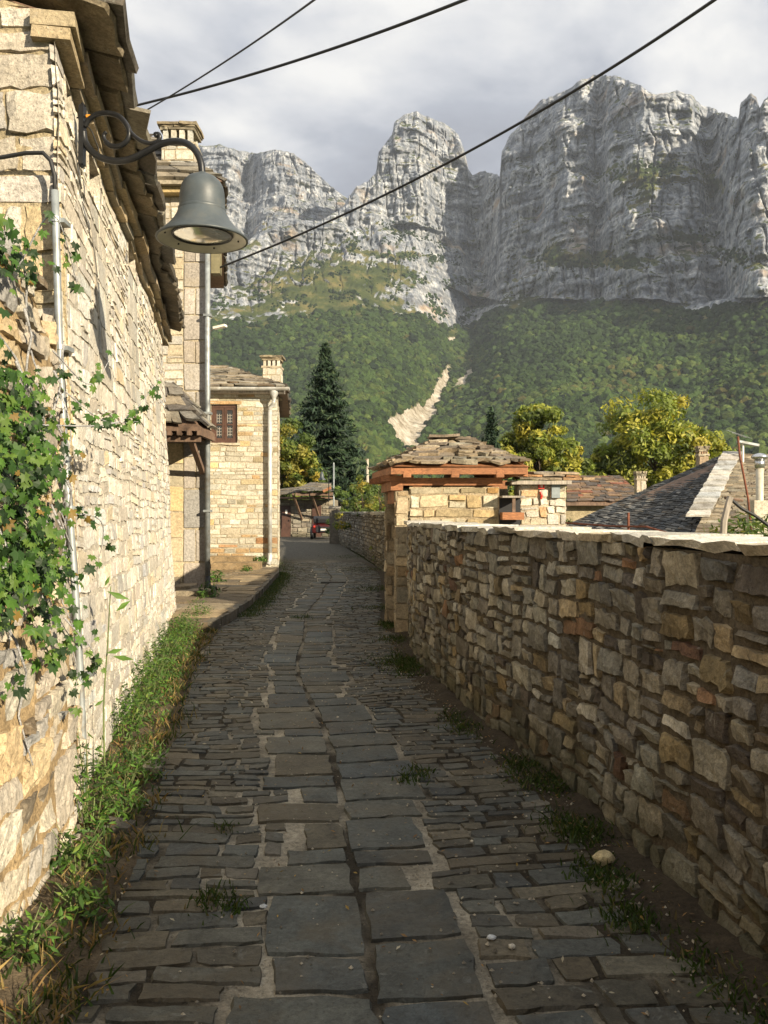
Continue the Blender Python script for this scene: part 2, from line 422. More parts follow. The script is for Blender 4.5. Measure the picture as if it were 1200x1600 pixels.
def backing(root, fmap, u0, u1, v0, v1, depth, mat, tint, holes=(), du=.25, name='mortar', topfn=None, rough=.004, hd=.12):
    us = sorted(set([round(float(x), 4) for x in np.linspace(u0, u1, max(2, int((u1 - u0) / du) + 1))] + [h for q in holes for h in q[:2]]))
    vs = sorted(set([round(float(x), 4) for x in np.linspace(v0, v1, max(2, int((v1 - v0) / du) + 1))] + [h for q in holes for h in q[2:]]))
    us = [u for u in us if u0 - 1e-4 <= u <= u1 + 1e-4]; vs = [v for v in vs if v0 - 1e-4 <= v <= v1 + 1e-4]
    U, W = np.meshgrid(us, vs, indexing='ij'); n = len(vs)
    V = W.copy()
    if topfn is not None:
        tops = np.array([topfn(u) for u in us])[:, None]; V = np.minimum(V, tops)
    P = fmap(U.ravel(), V.ravel(), np.full(U.size, depth) + rng.normal(0, rough, U.size))
    F = []
    for i in range(len(us) - 1):
        for j in range(n - 1):
            mu = (us[i] + us[i + 1]) / 2; mv = (vs[j] + vs[j + 1]) / 2
            if any(h[0] < mu < h[1] and h[2] < mv < h[3] for h in holes): continue
            F.append([i * n + j, (i + 1) * n + j, (i + 1) * n + j + 1, i * n + j + 1])
    mb = MB().add(P, F, tint)
    for h in holes:   # reveals
        q = [(h[0], h[2]), (h[1], h[2]), (h[1], h[3]), (h[0], h[3])]
        A = fmap(np.array([p[0] for p in q]), np.array([p[1] for p in q]), np.full(4, depth + .015)); B = fmap(np.array([p[0] for p in q]), np.array([p[1] for p in q]), np.full(4, depth - hd))
        mb.add(np.vstack([A, B]), [[i, (i + 1) % 4, (i + 1) % 4 + 4, i + 4] for i in range(4)], tint)
    return mb.build(name, mat, root)
def pathmap(pts, side, batter=0.0, z0=0.0, smooth=True, wob=0.0):
    """surface along a plan polyline; side=+1: outward normal is to the right of travel"""
    P = np.array(pts, float); seg = np.linalg.norm(np.diff(P, axis=0), axis=1); L = np.concatenate([[0], np.cumsum(seg)])
    if smooth and len(P) > 2:
        q = np.linspace(0, L[-1], 200); X = np.interp(q, L, P[:, 0]); Yv = np.interp(q, L, P[:, 1])
        k = np.ones(13) / 13
        Xp = np.convolve(np.pad(X, 6, 'reflect', reflect_type='odd'), k, 'valid'); Yp = np.convolve(np.pad(Yv, 6, 'reflect', reflect_type='odd'), k, 'valid')
        P = np.column_stack([Xp, Yp]); seg = np.linalg.norm(np.diff(P, axis=0), axis=1); L = np.concatenate([[0], np.cumsum(seg)])
    T = np.gradient(P, axis=0) if len(P) > 2 else np.tile(P[1] - P[0], (2, 1)); T /= np.linalg.norm(T, axis=1)[:, None]
    Nn = np.column_stack([T[:, 1], -T[:, 0]]) * side
    def f(u, v, d):
        u = np.asarray(u, float); v = np.asarray(v, float); d = np.asarray(d, float)
        x = np.interp(u, L, P[:, 0]); y = np.interp(u, L, P[:, 1]); nx = np.interp(u, L, Nn[:, 0]); ny = np.interp(u, L, Nn[:, 1])
        ex = np.where(u > L[-1], u - L[-1], np.where(u < 0, u, 0)); x = x + ex * T[-1, 0]; y = y + ex * T[-1, 1]
        dd = d - batter * v
        if wob: dd = dd + wob * perlin(np.column_stack([u * .8, v * .9, np.full(u.shape, 5.5)]))
        return np.column_stack([x + nx * dd, y + ny * dd, v + z0])
    f.L = L[-1]; f.P = P; f.Lc = L
    return f
def slab(corn, th, jit=.012, nrm=None, sub=2, tj=.3):
    """irregular flat stone: corn 4 corners (3D) of the TOP face ccw, thickness th downwards along nrm"""
    c = np.asarray(corn, float); n = np.cross(c[1] - c[0], c[3] - c[0]) if nrm is None else np.asarray(nrm, float); n = n / np.linalg.norm(n)
    out = []
    for i in range(4):
        a, b = c[i], c[(i + 1) % 4]; e = b - a; s = np.cross(n, e); s /= (np.linalg.norm(s) + 1e-9)
        for k in range(sub):
            t_ = k / sub; out.append(a + e * (t_ + (rng.normal(0, .04) if k else 0)) + s * rng.normal(0, jit) + n * rng.normal(0, jit * .25))
    top = np.array(out); m = len(top); ctr = top.mean(0)
    bot = top + (ctr - top) * rng.uniform(-.01, .05, (m, 1)) - n * th * rng.uniform(1 - tj, 1 + tj, (m, 1))
    V = np.vstack([top, bot, ctr + n * th * .06, ctr - n * th])
    F = [[i, (i + 1) % m, 2 * m] for i in range(m)] + [[m + (i + 1) % m, m + i, 2 * m + 1] for i in range(m)] + [[i, m + i, m + (i + 1) % m, (i + 1) % m] for i in range(m)]
    return V, F
def roof_plane(A, B, Cc, D, rows, wm, th, pal, over=.35, jit=.015, lift=.0):
    """slates on the quad A-B (eave), D-Cc (ridge); rows from the eave up; A,B,Cc,D 3D"""
    A, B, Cc, D = map(lambda p: np.asarray(p, float), (A, B, Cc, D)); out = []
    n = np.cross(B - A, (D - A) if np.linalg.norm(D - A) > 0 else (Cc - B)); n /= np.linalg.norm(n)
    if n[2] < 0: n = -n
    for r in range(rows):
        t0 = r / rows; t1 = min((r + 1) / rows + over / rows, 1.0)
        L0, R0 = A + (D - A) * t0, B + (Cc - B) * t0; L1, R1 = A + (D - A) * t1, B + (Cc - B) * t1
        wid = np.linalg.norm(R0 - L0); 
        if wid < .05: continue
        u = 0.0
        while u < wid - .02:
            wd = wm * rng.uniform(.5, 1.6)
            if wid - u - wd < .3 * wm: wd = wid - u
            s0, s1 = u / wid, min((u + wd) / wid, 1)
            g = .006 / wid
            c = [L0 + (R0 - L0) * (s0 + g), L0 + (R0 - L0) * (s1 - g), L1 + (R1 - L1) * (s1 - g), L1 + (R1 - L1) * (s0 + g)]
            hh = th * rng.uniform(.8, 1.5)
            down = (L0 - L1) / max(np.linalg.norm(L0 - L1), 1e-6) * rng.normal(0, jit * 1.2)
            c = [c[0] + n * (hh + th * .9) + down, c[1] + n * (hh + th * .9) + down, c[2] + n * hh * .7, c[3] + n * hh * .7]
            V, F = slab(c, th * rng.uniform(.7, 1.3), jit * .6, nrm=n)
            out.append((V, F, pick(pal))); u += wd
    return out
# ------------------------------------------------------------------ ground: one sheet to the foot of the mountain
def build_ground():
    xs = np.unique(np.concatenate([np.linspace(-4200, -200, 40), np.linspace(-200, -20, 24), np.linspace(-20, 30, 80), np.linspace(30, 250, 26), np.linspace(250, 4200, 40)]))
    ys = np.unique(np.concatenate([np.linspace(-300, -10, 12), np.linspace(-10, 70, 80), np.linspace(70, 300, 24), np.linspace(300, 3800, 60)]))
    X, Y = np.meshgrid(xs, ys, indexing='ij')
    wallx = np.interp(Y, [-5, 0, 3, 6, 9, 11.5, 14, 22, 42, 60], [2.3, 1.9, 1.6, 1.1, .6, .5, .7, .6, -1.7, -1.7])
    side = np.clip((X - wallx - .15) / 2.5, 0, 1); near = np.clip(1 - (Y - 60) / 60, 0, 1)
    Z = -.09 - 2.1 * side * near
    Z = Z + np.clip((Y - 120) / 780, 0, 1) ** 1.3 * 22 - 2.0 * np.clip((Y - 60) / 60, 0, 1) * np.clip(1 - (Y - 120) / 300, 0, 1)
    Z = Z + np.clip((Y - 80) / 200, 0, 1) * 2.5 * fbm(np.stack([X / 90, Y / 90, X * 0], -1), 3) + np.clip(-(X + 7) / 30, 0, 1) * 1.5
    V = np.column_stack([X.ravel(), Y.ravel(), Z.ravel()])
    m, t = newmat('meadow_soil')
    c = t.ramp(t.noise(t.pos, .35, 8, .65), [(.3, (.045, .05, .018)), (.5, (.07, .085, .025)), (.7, (.10, .085, .045))])
    t.put(t.b.inputs['Base Color'], c); t.b.inputs['Roughness'].default_value = .95; setbump(t, t.noise(t.pos, 14, 5), .8, .03)
    o = mk('ground', V, grid_faces(len(xs), len(ys)), m, smooth=True, origin=(0, 0, 0)); o['kind'] = 'structure'
build_ground()

# ------------------------------------------------------------------ mountains
def cliffmat():
    m, t = newmat('limestone_cliff')
    p = t.pos
    a = t.noise(t.vmul(p, (.014, .014, .007)), 1.0, 8, .62, .6)
    b = t.noise(t.vmul(p, (.06, .06, .030)), 1.0, 7, .65, .4)
    s = t.noise(t.vmul(p, (.004, .004, .055)), 1.0, 6, .6, .5)
    f = t.noise(p, .12, 6, .7)
    rock = t.ramp(b, [(.34, (.11, .13, .16)), (.44, (.23, .25, .28)), (.55, (.38, .395, .41)), (.66, (.58, .575, .56))])
    rock = t.mix(t.ramp(a, [(.42, 0.0), (.62, .7)]), rock, (.135, .155, .19))
    rock = t.mix(1.0, rock, t.ramp(s, [(.35, .62), (.6, 1.15)]), 'MULTIPLY')
    rock = t.mix(1.0, rock, t.ramp(f, [(.34, .45), (.66, 1.4)]), 'MULTIPLY')
    och = t.ramp(t.noise(t.vmul(p, (.007, .007, .012)), 1.0, 6, .6), [(.58, 0.0), (.70, .55)])
    rock = t.mix(och, rock, (.42, .28, .14))
    veg = t.n('ShaderNodeAttribute', attribute_name='veg').outputs['Fac']
    vn = t.math('ADD', veg, t.math('MULTIPLY', t.math('SUBTRACT', t.noise(p, .035, 8, .72), .5), 1.7))
    vc = t.ramp(t.noise(p, .02, 6, .6), [(.32, (.028, .042, .014)), (.5, (.06, .075, .022)), (.68, (.17, .145, .055))])
    c = t.mix(t.ramp(vn, [(.46, 0.0), (.54, 1.0)]), rock, vc)
    scr = t.n('ShaderNodeAttribute', attribute_name='scree').outputs['Fac']
    sc = t.ramp(t.noise(p, .06, 6, .7), [(.34, (.16, .13, .085)), (.5, (.36, .32, .25)), (.64, (.52, .48, .41))])
    sn = t.math('ADD', scr, t.math('MULTIPLY', t.math('SUBTRACT', t.noise(p, .045, 9, .78), .5), 2.6))
    c = t.mix(t.ramp(sn, [(.50, 0.0), (.66, 1.0)]), c, sc)
    t.put(t.b.inputs['Base Color'], c); t.b.inputs['Roughness'].default_value = .95; t.b.inputs['Specular IOR Level'].default_value = .1
    h = t.math('ADD', t.math('MULTIPLY', b, 14), t.math('ADD', t.math('MULTIPLY', f, 4), t.math('MULTIPLY', s, 7)))
    setbump(t, h, .6, 1.0)
    return m
M['cliff'] = cliffmat()
def gl(px, py): return px, py
SKY_F = [(-700, 380), (250, 430), (300, 425), (345, 402), (400, 372), (452, 345), (500, 352), (535, 330), (552, 305), (558, 297), (577, 291), (588, 274), (591, 245), (603, 232), (613, 219), (616, 200), (632, 187), (652, 184), (672, 192), (700, 205), (716, 219), (727, 246), (731, 268), (738, 281), (750, 275), (765, 278), (781, 281), (784, 243), (797, 219), (812, 205), (826, 184), (848, 163), (877, 152), (890, 146), (906, 136), (928, 126), (965, 127), (994, 140), (1024, 154), (1060, 149), (1082, 159), (1097, 171), (1126, 181), (1154, 190), (1157, 165), (1174, 150), (1182, 158), (1187, 172), (1194, 158), (1210, 148), (1260, 130), (1400, 95), (1900, 60)]
SKY_L = [(-700, 180), (100, 215), (250, 222), (300, 227), (320, 230), (342, 227), (364, 233), (390, 240), (404, 240), (430, 234), (459, 240), (478, 255), (496, 272), (525, 298), (547, 313), (575, 345), (620, 400)]
def ip(a, tab): T = np.array(tab, float); return np.interp(a, T[:, 0], T[:, 1])
def cliff_disp(X, Y, Z, amp=1.0):
    """how far the rock face steps back (in m, along the line of sight) - vertical ribs, cracks, horizontal beds"""
    w = 30 * fbm(np.stack([X / 160, Y / 160, Z / 160], -1), 3)
    rib = ridged(np.stack([(X + w) / 130, Y / 400, Z / 700], -1), 3)
    crack = ridged(np.stack([(X + w * .6) / 38, Y / 150, Z / 260], -1), 4)
    bed = np.tanh(3.5 * perlin(np.stack([X / 420, Y / 420, (Z + w * .14) / 38], -1))); bed2 = np.tanh(3 * perlin(np.stack([X / 90, Y / 90 + 7, (Z + w * .1) / 12], -1)))
    blk = np.tanh(4 * perlin(np.stack([(X + w * .4) / 42, Y / 90 + 3, Z / 85], -1))); deep = np.clip(1 - np.abs(perlin(np.stack([(X + w * .8) / 30, Y / 120, Z / 190 + 5], -1))) * 5, 0, 1) ** 2
    fine = fbm(np.stack([X / 17, Y / 17, Z / 22], -1), 3)
    return -amp * (34 * (rib - .35) + 13 * (crack - .3) + 13 * bed + 6 * bed2 + 12 * fine + 12 * blk - 18 * deep)
def sheet(name, cols, knots, amps, nrows, back, vegk, label_kind='structure', skyamp=5, extra=None):
    """cols: ray columns; knots(a): list of (py, Y) arrays from the bottom up to the skyline"""
    a = cols; ks = knots(a); rows_py = []; rows_Y = []; rows_amp = []; seg = []
    for i in range(len(ks) - 1):
        n = nrows[i]; ts = np.linspace(0, 1, n, endpoint=(i == len(ks) - 2))
        for t_ in ts:
            rows_py.append(ks[i][0] * (1 - t_) + ks[i + 1][0] * t_); rows_Y.append(ks[i][1] * (1 - t_) + ks[i + 1][1] * t_)
            rows_amp.append(np.full(len(a), amps[i] * (1 - t_) + amps[i + 1] * t_)); seg.append(i + t_)
    PY = np.array(rows_py); YY = np.array(rows_Y); AM = np.array(rows_amp); SG = np.array(seg)[:, None] + 0 * PY
    if extra is not None: YY = YY + extra(a[None, :] + 0 * PY, PY, SG)
    X = (a[None, :] - 600) / PX * YY; Z = 1.6 + (800 - PY) / PX * YY
    ddd = cliff_disp(X, YY, Z) * AM
    r = np.sqrt(X ** 2 + YY ** 2); ux, uy = X / r, YY / r
    # step back along the horizontal line of sight
    X2 = X + ux * ddd; Y2 = YY + uy * ddd
    hill = 24 * fbm(np.stack([X / 140, YY / 140, 0 * X], -1), 4) * np.clip(1 - AM, 0, 1) * np.clip(SG * 4, 0, 1)
    kk = .45 + .55 * np.clip((SG - (len(ks) - 2) - .4) * 3, 0, 1)
    Z = Z + (Z - 1.6) * (ddd / r) * kk
    Z2 = Z + hill + skyamp * AM * fbm(np.stack([X / 22, YY / 22, Z / 30], -1), 3)
    # mountain top and back
    Xt, Yt, Zt = X2[-1], Y2[-1], Z2[-1]
    for dy, f in back:
        X2 = np.vstack([X2, Xt + (Xt / np.maximum(Yt, 1)) * dy]); Y2 = np.vstack([Y2, Yt + dy])
        Z2 = np.vstack([Z2, Zt * f + 10 * fbm(np.stack([Xt / 60, Yt / 60 + dy, 0 * Xt], -1), 3)])
        SG = np.vstack([SG, SG[-1:]]); PY = np.vstack([PY, PY[-1:]])
    nr, nc = X2.shape
    V = np.stack([X2, Y2, Z2], -1)
    gu = np.gradient(V, axis=0); gv = np.gradient(V, axis=1); Nn = np.cross(gv, gu); Nn /= (np.linalg.norm(Nn, axis=2)[..., None] + 1e-9)
    flat = np.abs(Nn[..., 2])
    veg, scree = vegk(a[None, :] + 0 * PY, PY, SG, flat)
    F = grid_faces(nr, nc)
    o = mk(name, V.reshape(-1, 3), F, M['cliff'], smooth=False, origin=(0, 0, 0), attrs={'veg': veg.ravel(), 'scree': scree.ravel()})
    o['kind'] = label_kind
    return V, PY, SG, scree, a
ca = np.concatenate([np.arange(-700, 240, 22), np.arange(240, 1260, 1.7), np.arange(1260, 1900, 20)])
def knF(a):
    sky = ip(a, SKY_F)
    pf = ip(a, [(-700, 520), (320, 505), (450, 498), (560, 485), (650, 490), (700, 512), (735, 505), (780, 480), (860, 470), (1000, 470), (1060, 482), (1100, 486), (1150, 472), (1300, 465), (1900, 440)])
    yf = ip(a, [(-700, 1700), (320, 1900), (550, 2050), (650, 2150), (740, 2330), (850, 2200), (1000, 1930), (1200, 1600), (1900, 1000)])
    pc = ip(a, [(-700, 470), (320, 470), (400, 430), (470, 400), (560, 352), (600, 338), (650, 336), (700, 352), (735, 400), (780, 455), (850, 462), (1000, 464), (1900, 436)])
    pc = np.minimum(pc, pf - 4); pc = np.maximum(pc, sky + 6)
    yc = yf + (pf - pc) * 2.6 + 4
    ys = yc + (pc - sky) * .45 + 20
    pm = sky + (pc - sky) * .45; ym = yc + (ys - yc) * .40
    return [(0 * a + 790, 0 * a + 800), (pf, yf), (pc, yc), (pm, ym), (sky, ys)]
def exF(a, py, sg):
    # ravine between the two flanks, spur left of the scree; benches across the big cliff
    ar = ip(py.ravel(), [(470, 745), (560, 735), (610, 690), (650, 655), (700, 640), (790, 620)]).reshape(py.shape)
    d = np.abs(a - ar)
    rv = 120 * np.exp(-(d / 38) ** 2) * np.clip((sg) * 3, 0, 1) * (sg < 1.4)
    slope = np.clip(sg, 0, 1)
    spur = -150 * np.exp(-((a - 560) / 85) ** 2) * np.sin(np.clip(slope, 0, 1) * 3.1) - 110 * np.exp(-((a - 860) / 90) ** 2) * np.sin(slope * 3.1)
    mass = np.clip((a - 770) / 60, 0, 1)
    bench = lambda y0, w_, am: am * (1 / (1 + np.exp(np.clip((py - y0 - 10 * np.sin(a / 37) - 6 * np.sin(a / 13)) / w_, -40, 40))))
    b = mass * (bench(405, 3, 42) + bench(275, 3, 22) + bench(345, 3, 16) + bench(205, 3, 18))
    # buttresses and gullies of the massif
    gul = mass * (100 * np.exp(-((a - 1115 - (py - 300) * .06) / 20) ** 2) - 75 * np.exp(-((a - 1000) / 55) ** 2) - 60 * np.exp(-((a - 880) / 36) ** 2) + 55 * np.exp(-((a - 935) / 13) ** 2) - 80 * np.exp(-((a - 1180) / 35) ** 2)) * (sg > 1.5)
    gul2 = 110 * np.exp(-((a - 755) / 24) ** 2) * (sg > 1.2) - 60 * np.exp(-((a - 655) / 40) ** 2) * (sg > 1.9)
    pinn = 26 * (1 / (1 + np.exp(np.clip((py - 268 + (a - 650) * .25) / 3, -40, 40)))) * (np.abs(a - 655) < 85)
    return rv + spur + b + gul + gul2 + pinn
def vegF(a, py, sg, flat):
    n = fbm(np.stack([a / 45, py / 28, 0 * a], -1), 4)
    v = np.where(sg < 1.0, .85, np.clip((flat - .42) * 1.6, 0, .5))
    midz = np.exp(-((a - 500) / 170) ** 2) * np.clip((py - 335) / 60, 0, 1) * (sg > 1) * (sg < 2.0)
    v = v + .36 * midz * np.clip(flat * 2 - .5, 0, 1.2) + .40 * n * (sg > .95) - .10 * (sg > 1) * (sg < 2)
    # bush-covered benches of the massif
    for (x0, y0, rx, ry) in ((905, 408, 60, 13), (980, 405, 45, 12), (1035, 265, 45, 20), (965, 275, 28, 16), (1115, 290, 30, 26), (1085, 375, 26, 14), (860, 398, 22, 18), (1150, 400, 36, 16), (820, 470, 40, 16), (560, 430, 70, 24), (470, 450, 60, 24), (1010, 300, 20, 30)):
        v = v + .62 * np.exp(-(((a - x0 + 14 * n) / rx) ** 2 + ((py - y0 + 14 * n) / ry) ** 2))
    v = np.where(sg > 3.9, .35, v)
    s = 0 * a
    for (x0, y0, rx, ry, sl) in ((640, 668, 32, 24, 0), (655, 642, 26, 12, 0), (620, 662, 20, 14, 0), (634, 690, 20, 14, 0), (690, 600, 10, 34, -.35), (676, 630, 12, 20, -.3), (725, 590, 8, 26, -.9), (1072, 498, 15, 9, 0), (705, 532, 9, 5, 0)):
        s = s + np.exp(-(((a - x0 - (y0 - py) * -sl + 9 * n) / rx) ** 2 + ((py - y0) / ry) ** 2) ** 1.4)
    return np.clip(v, 0, 1.3), np.clip(s, 0, 1) * (sg < 1.3)
VF, PYF, SGF, SCF, AF = sheet('mountain', ca, knF, [0, 0.06, .95, 1, 1], [70, 46, 110, 110], [(40, 1.03), (260, 1.0), (700, .6), (1100, .02)], vegF, extra=exF)
cl = np.concatenate([np.arange(-700, 240, 25), np.arange(240, 640, 1.9)])
def knL(a):
    sky = ip(a, SKY_L); pm = sky + 70
    return [(0 * a + 520, 0 * a + 2750), (0 * a + 400, 0 * a + 2900), (pm, 0 * a + 3030), (sky, 0 * a + 3110)]
def exL(a, py, sg): return 60 / (1 + np.exp(np.clip((py - 318 - 10 * np.sin(a / 31)) / 3, -40, 40))) + 120 * np.exp(-((a - 385) / 14) ** 2) * (sg > 1) - 60 * np.exp(-((a - 440) / 30) ** 2)
def vegL(a, py, sg, flat):
    n = fbm(np.stack([a / 35, py / 22, 0 * a + 3], -1), 4)
    v = np.clip((flat - .45) * 1.4, 0, .5) + .3 * n + .42 * np.clip((py - 330) / 60, 0, 1)
    return np.clip(v, 0, 1.2), 0 * a
sheet('mountain', cl, knL, [.3, .8, .9, .9], [50, 60, 60], [(60, 1.02), (400, .95), (1200, .02)], vegL, extra=exL)

# ------------------------------------------------------------------ the forest on the slope (a mass nobody could count)
def blob_mesh(name, seed, sub=2):
    import bmesh
    bm = bmesh.new(); bmesh.ops.create_icosphere(bm, subdivisions=sub, radius=1)
    V = np.array([v.co[:] for v in bm.verts]); F = [[v.index for v in f.verts] for f in bm.faces]; bm.free()
    n = perlin(V * 1.7 + seed * 7.7) * .42 + perlin(V * 4.1 + seed * 3.3) * .28
    V = V * (1 + n)[:, None]; V[:, 2] = V[:, 2] * .92 + .55
    me = bpy.data.meshes.new(name); me.from_pydata(V.tolist(), [], F); me.update()
    return me
def forestmat():
    m, t = newmat('forest_leaves')
    rnd = t.n('ShaderNodeObjectInfo').outputs['Random']
    tint = t.n('ShaderNodeAttribute', attribute_type='INSTANCER', attribute_name='tint').outputs['Color']
    c = t.mix(1.0, tint, t.ramp(t.noise(t.pos, .35, 5, .7), [(.3, .45), (.7, 1.5)]), 'MULTIPLY')
    c = t.mix(1.0, c, t.ramp(rnd, [(0, .82), (1, 1.18)]), 'MULTIPLY')
    t.put(t.b.inputs['Base Color'], c); t.b.inputs['Roughness'].default_value = .9; t.b.inputs['Specular IOR Level'].default_value = .1
    setbump(t, t.noise(t.pos, .7, 5, .75), 1.0, 1.6); return m
def scatter(name, P, size, tint, protos, mat, squash=None):
    me = bpy.data.meshes.new(name); me.from_pydata(P.tolist(), [], [])
    a = me.attributes.new('size', 'FLOAT', 'POINT'); a.data.foreach_set('value', size.astype(np.float32))
    a = me.attributes.new('spin', 'FLOAT', 'POINT'); a.data.foreach_set('value', rng.uniform(0, 6.28, len(P)).astype(np.float32))
    T = np.ones((len(P), 4)); T[:, :3] = tint
    a = me.attributes.new('tint', 'FLOAT_COLOR', 'POINT'); a.data.foreach_set('color', T.astype(np.float32).ravel())
    o = bpy.data.objects.new(name, me); C.objects.link(o); me.materials.append(mat)
    ng = bpy.data.node_groups.new(name + '_scatter', 'GeometryNodeTree')
    ng.interface.new_socket('Geometry', in_out='INPUT', socket_type='NodeSocketGeometry'); ng.interface.new_socket('Geometry', in_out='OUTPUT', socket_type='NodeSocketGeometry')
    N = ng.nodes; L = ng.links; gi = N.new('NodeGroupInput'); go = N.new('NodeGroupOutput'); jn = N.new('GeometryNodeJoinGeometry')
    ix = N.new('GeometryNodeInputIndex'); md = N.new('ShaderNodeMath'); md.operation = 'MODULO'; L.new(ix.outputs[0], md.inputs[0]); md.inputs[1].default_value = len(protos)
    sz = N.new('GeometryNodeInputNamedAttribute'); sz.data_type = 'FLOAT'; sz.inputs[0].default_value = 'size'
    spn = N.new('GeometryNodeInputNamedAttribute'); spn.data_type = 'FLOAT'; spn.inputs[0].default_value = 'spin'
    cx_ = N.new('ShaderNodeCombineXYZ'); L.new(spn.outputs[0], cx_.inputs[2]); e2r = N.new('FunctionNodeEulerToRotation'); L.new(cx_.outputs[0], e2r.inputs[0])
    for k, pm in enumerate(protos):
        po = bpy.data.objects.new(name + '_source', pm); pm.materials.clear(); pm.materials.append(mat)
        oi = N.new('GeometryNodeObjectInfo'); oi.inputs[0].default_value = po; oi.inputs[1].default_value = True
        cmpn = N.new('FunctionNodeCompare'); cmpn.data_type = 'FLOAT'; cmpn.operation = 'EQUAL'; L.new(md.outputs[0], cmpn.inputs[0]); cmpn.inputs[1].default_value = k
        cmpn.inputs[12].default_value = .1
        ip_ = N.new('GeometryNodeInstanceOnPoints'); L.new(gi.outputs[0], ip_.inputs['Points']); L.new(cmpn.outputs[0], ip_.inputs['Selection']); L.new(oi.outputs['Geometry'], ip_.inputs['Instance'])
        L.new(sz.outputs[0], ip_.inputs['Scale']); L.new(e2r.outputs[0], ip_.inputs['Rotation']); L.new(ip_.outputs[0], jn.inputs[0])
    L.new(jn.outputs[0], go.inputs[0])
    md_ = o.modifiers.new('scatter', 'NODES'); md_.node_group = ng
    return o
def forest():
    nr, nc = VF.shape[:2]
    A = VF[:-1, :-1]; B = VF[1:, :-1]; Cc = VF[1:, 1:]; D = VF[:-1, 1:]
    area = np.linalg.norm(np.cross(B - A, D - A), axis=2)
    sg = SGF[:-1, :-1]; py = PYF[:-1, :-1]; a = AF[None, :-1] + 0 * py; sc = SCF[:-1, :-1]
    vis = ((a > 200) & (a < 1300)) * 1.0 + ((a <= 200) & (a > -200) | (a >= 1300) & (a < 1600)) * .35
    dens = np.where(sg < 1.0, 1.0, 0) * np.clip(1.05 - (sc + .9 * fbm(np.stack([a / 9, py / 7, 0 * a + 8], -1), 3) * (sc > .04)) * 1.5, 0, 1) ** 1.5 * (py < 775)
    n = fbm(np.stack([a / 30, py / 18, 0 * a], -1), 4)
    mid = (sg >= 1.0) & (sg < 1.95)
    dens = np.where(mid, np.clip(.02 + n * 1.5, 0, .7) * (a < 760) * np.clip(1.6 - (sg - 1) * .9, 0.25, 1.2), dens)
    dens = np.where((sg >= .93) & (sg < 1.0), np.clip(.7 + n * 2, 0, 1), dens)
    dens = np.where((sg < 1), dens * np.clip(.80 + 1.3 * fbm(np.stack([a / 14, py / 8, 0 * a + 5], -1), 3), .12, 1), dens)
    for (x0, y0, rx, ry) in ((905, 412, 56, 9), (980, 408, 45, 9), (1035, 265, 36, 16), (965, 278, 20, 12), (860, 402, 20, 13), (1150, 404, 32, 10), (1100, 372, 22, 9)):
        dens = dens + .5 * np.exp(-(((a - x0) / rx) ** 2 + ((py - y0) / ry) ** 2) * 1.5) * (sg > 1.4)
    w_ = (area * dens * vis * np.clip(1.9 - sg, .9, 1.5)).ravel(); w_ = w_ / w_.sum(); N = 56000
    idx = rng.choice(len(w_), N, p=w_); s = rng.random((N, 2)); i, j = np.unravel_index(idx, (nr - 1, nc - 1))
    P = A[i, j] * ((1 - s[:, :1]) * (1 - s[:, 1:])) + B[i, j] * (s[:, :1] * (1 - s[:, 1:])) + Cc[i, j] * (s[:, :1] * s[:, 1:]) + D[i, j] * ((1 - s[:, :1]) * s[:, 1:])
    SGp = sg[i, j]; size = 4.3 * np.exp(rng.normal(0, .30, N)).clip(.5, 2.1) * np.where(SGp > 1, .62, 1) * (1 + .25 * rng.normal(size=N)).clip(.6, 1.6)
    cols = np.array([(.018, .032, .012), (.026, .046, .014), (.040, .068, .018), (.062, .088, .022), (.085, .082, .024), (.012, .022, .011)])
    big = fbm(P / 170, 3); ci = np.clip((2.0 + 3.2 * big + rng.normal(0, .62, N) - 1.2 * np.clip((PYF[:-1, :-1][i, j] - 600) / -130, 0, 1)).round(), 0, 4).astype(int)  # upslope crowns take darker tints, painting in the cloud shadow there
    ci = np.where(rng.random(N) < .06, 5, ci); T = cols[ci] * rng.uniform(.8, 1.2, (N, 1))
    P[:, 2] -= size * .25
    nv = 9000; vy = 95 + 780 * rng.random(nv) ** .8; vx = rng.uniform(-1, 1, nv) * (130 + vy * .75)      # woods on the valley floor
    kp = (fbm(np.stack([vx / 120, vy / 120, 0 * vx + 6], -1), 3) > -.12) | (vy > 350); vx, vy = vx[kp], vy[kp]; sv = 3.4 * np.exp(rng.normal(0, .25, len(vx)))
    P = np.vstack([P, np.column_stack([vx, vy, np.clip((vy - 120) / 780, 0, 1) ** 1.3 * 22 - 1.5 - sv * .1])]); size = np.concatenate([size, sv]); T = np.vstack([T, cols[rng.choice([1, 2, 3, 2], len(vx))]])
    o = scatter('forest', P, size, T, [blob_mesh('forest_crown', k) for k in range(3)], forestmat()); o['kind'] = 'stuff'
forest()

# ------------------------------------------------------------------ thin mountain air
hm = bpy.data.materials.new('thin_haze'); hm.use_nodes = True; t = NT(hm.node_tree); o_ = t.n('ShaderNodeOutputMaterial')
pv = t.n('ShaderNodeVolumePrincipled', ins={'Color': (.74, .82, .95), 'Density': 5.6e-5}); t.t.links.new(pv.outputs[0], o_.inputs['Volume'])
hz_ = MB().box((-4400, -320, -12), (4400, 4600, 1900)).build('haze', hm, None, origin=(0, 0, 0)); hz_['kind'] = 'stuff'
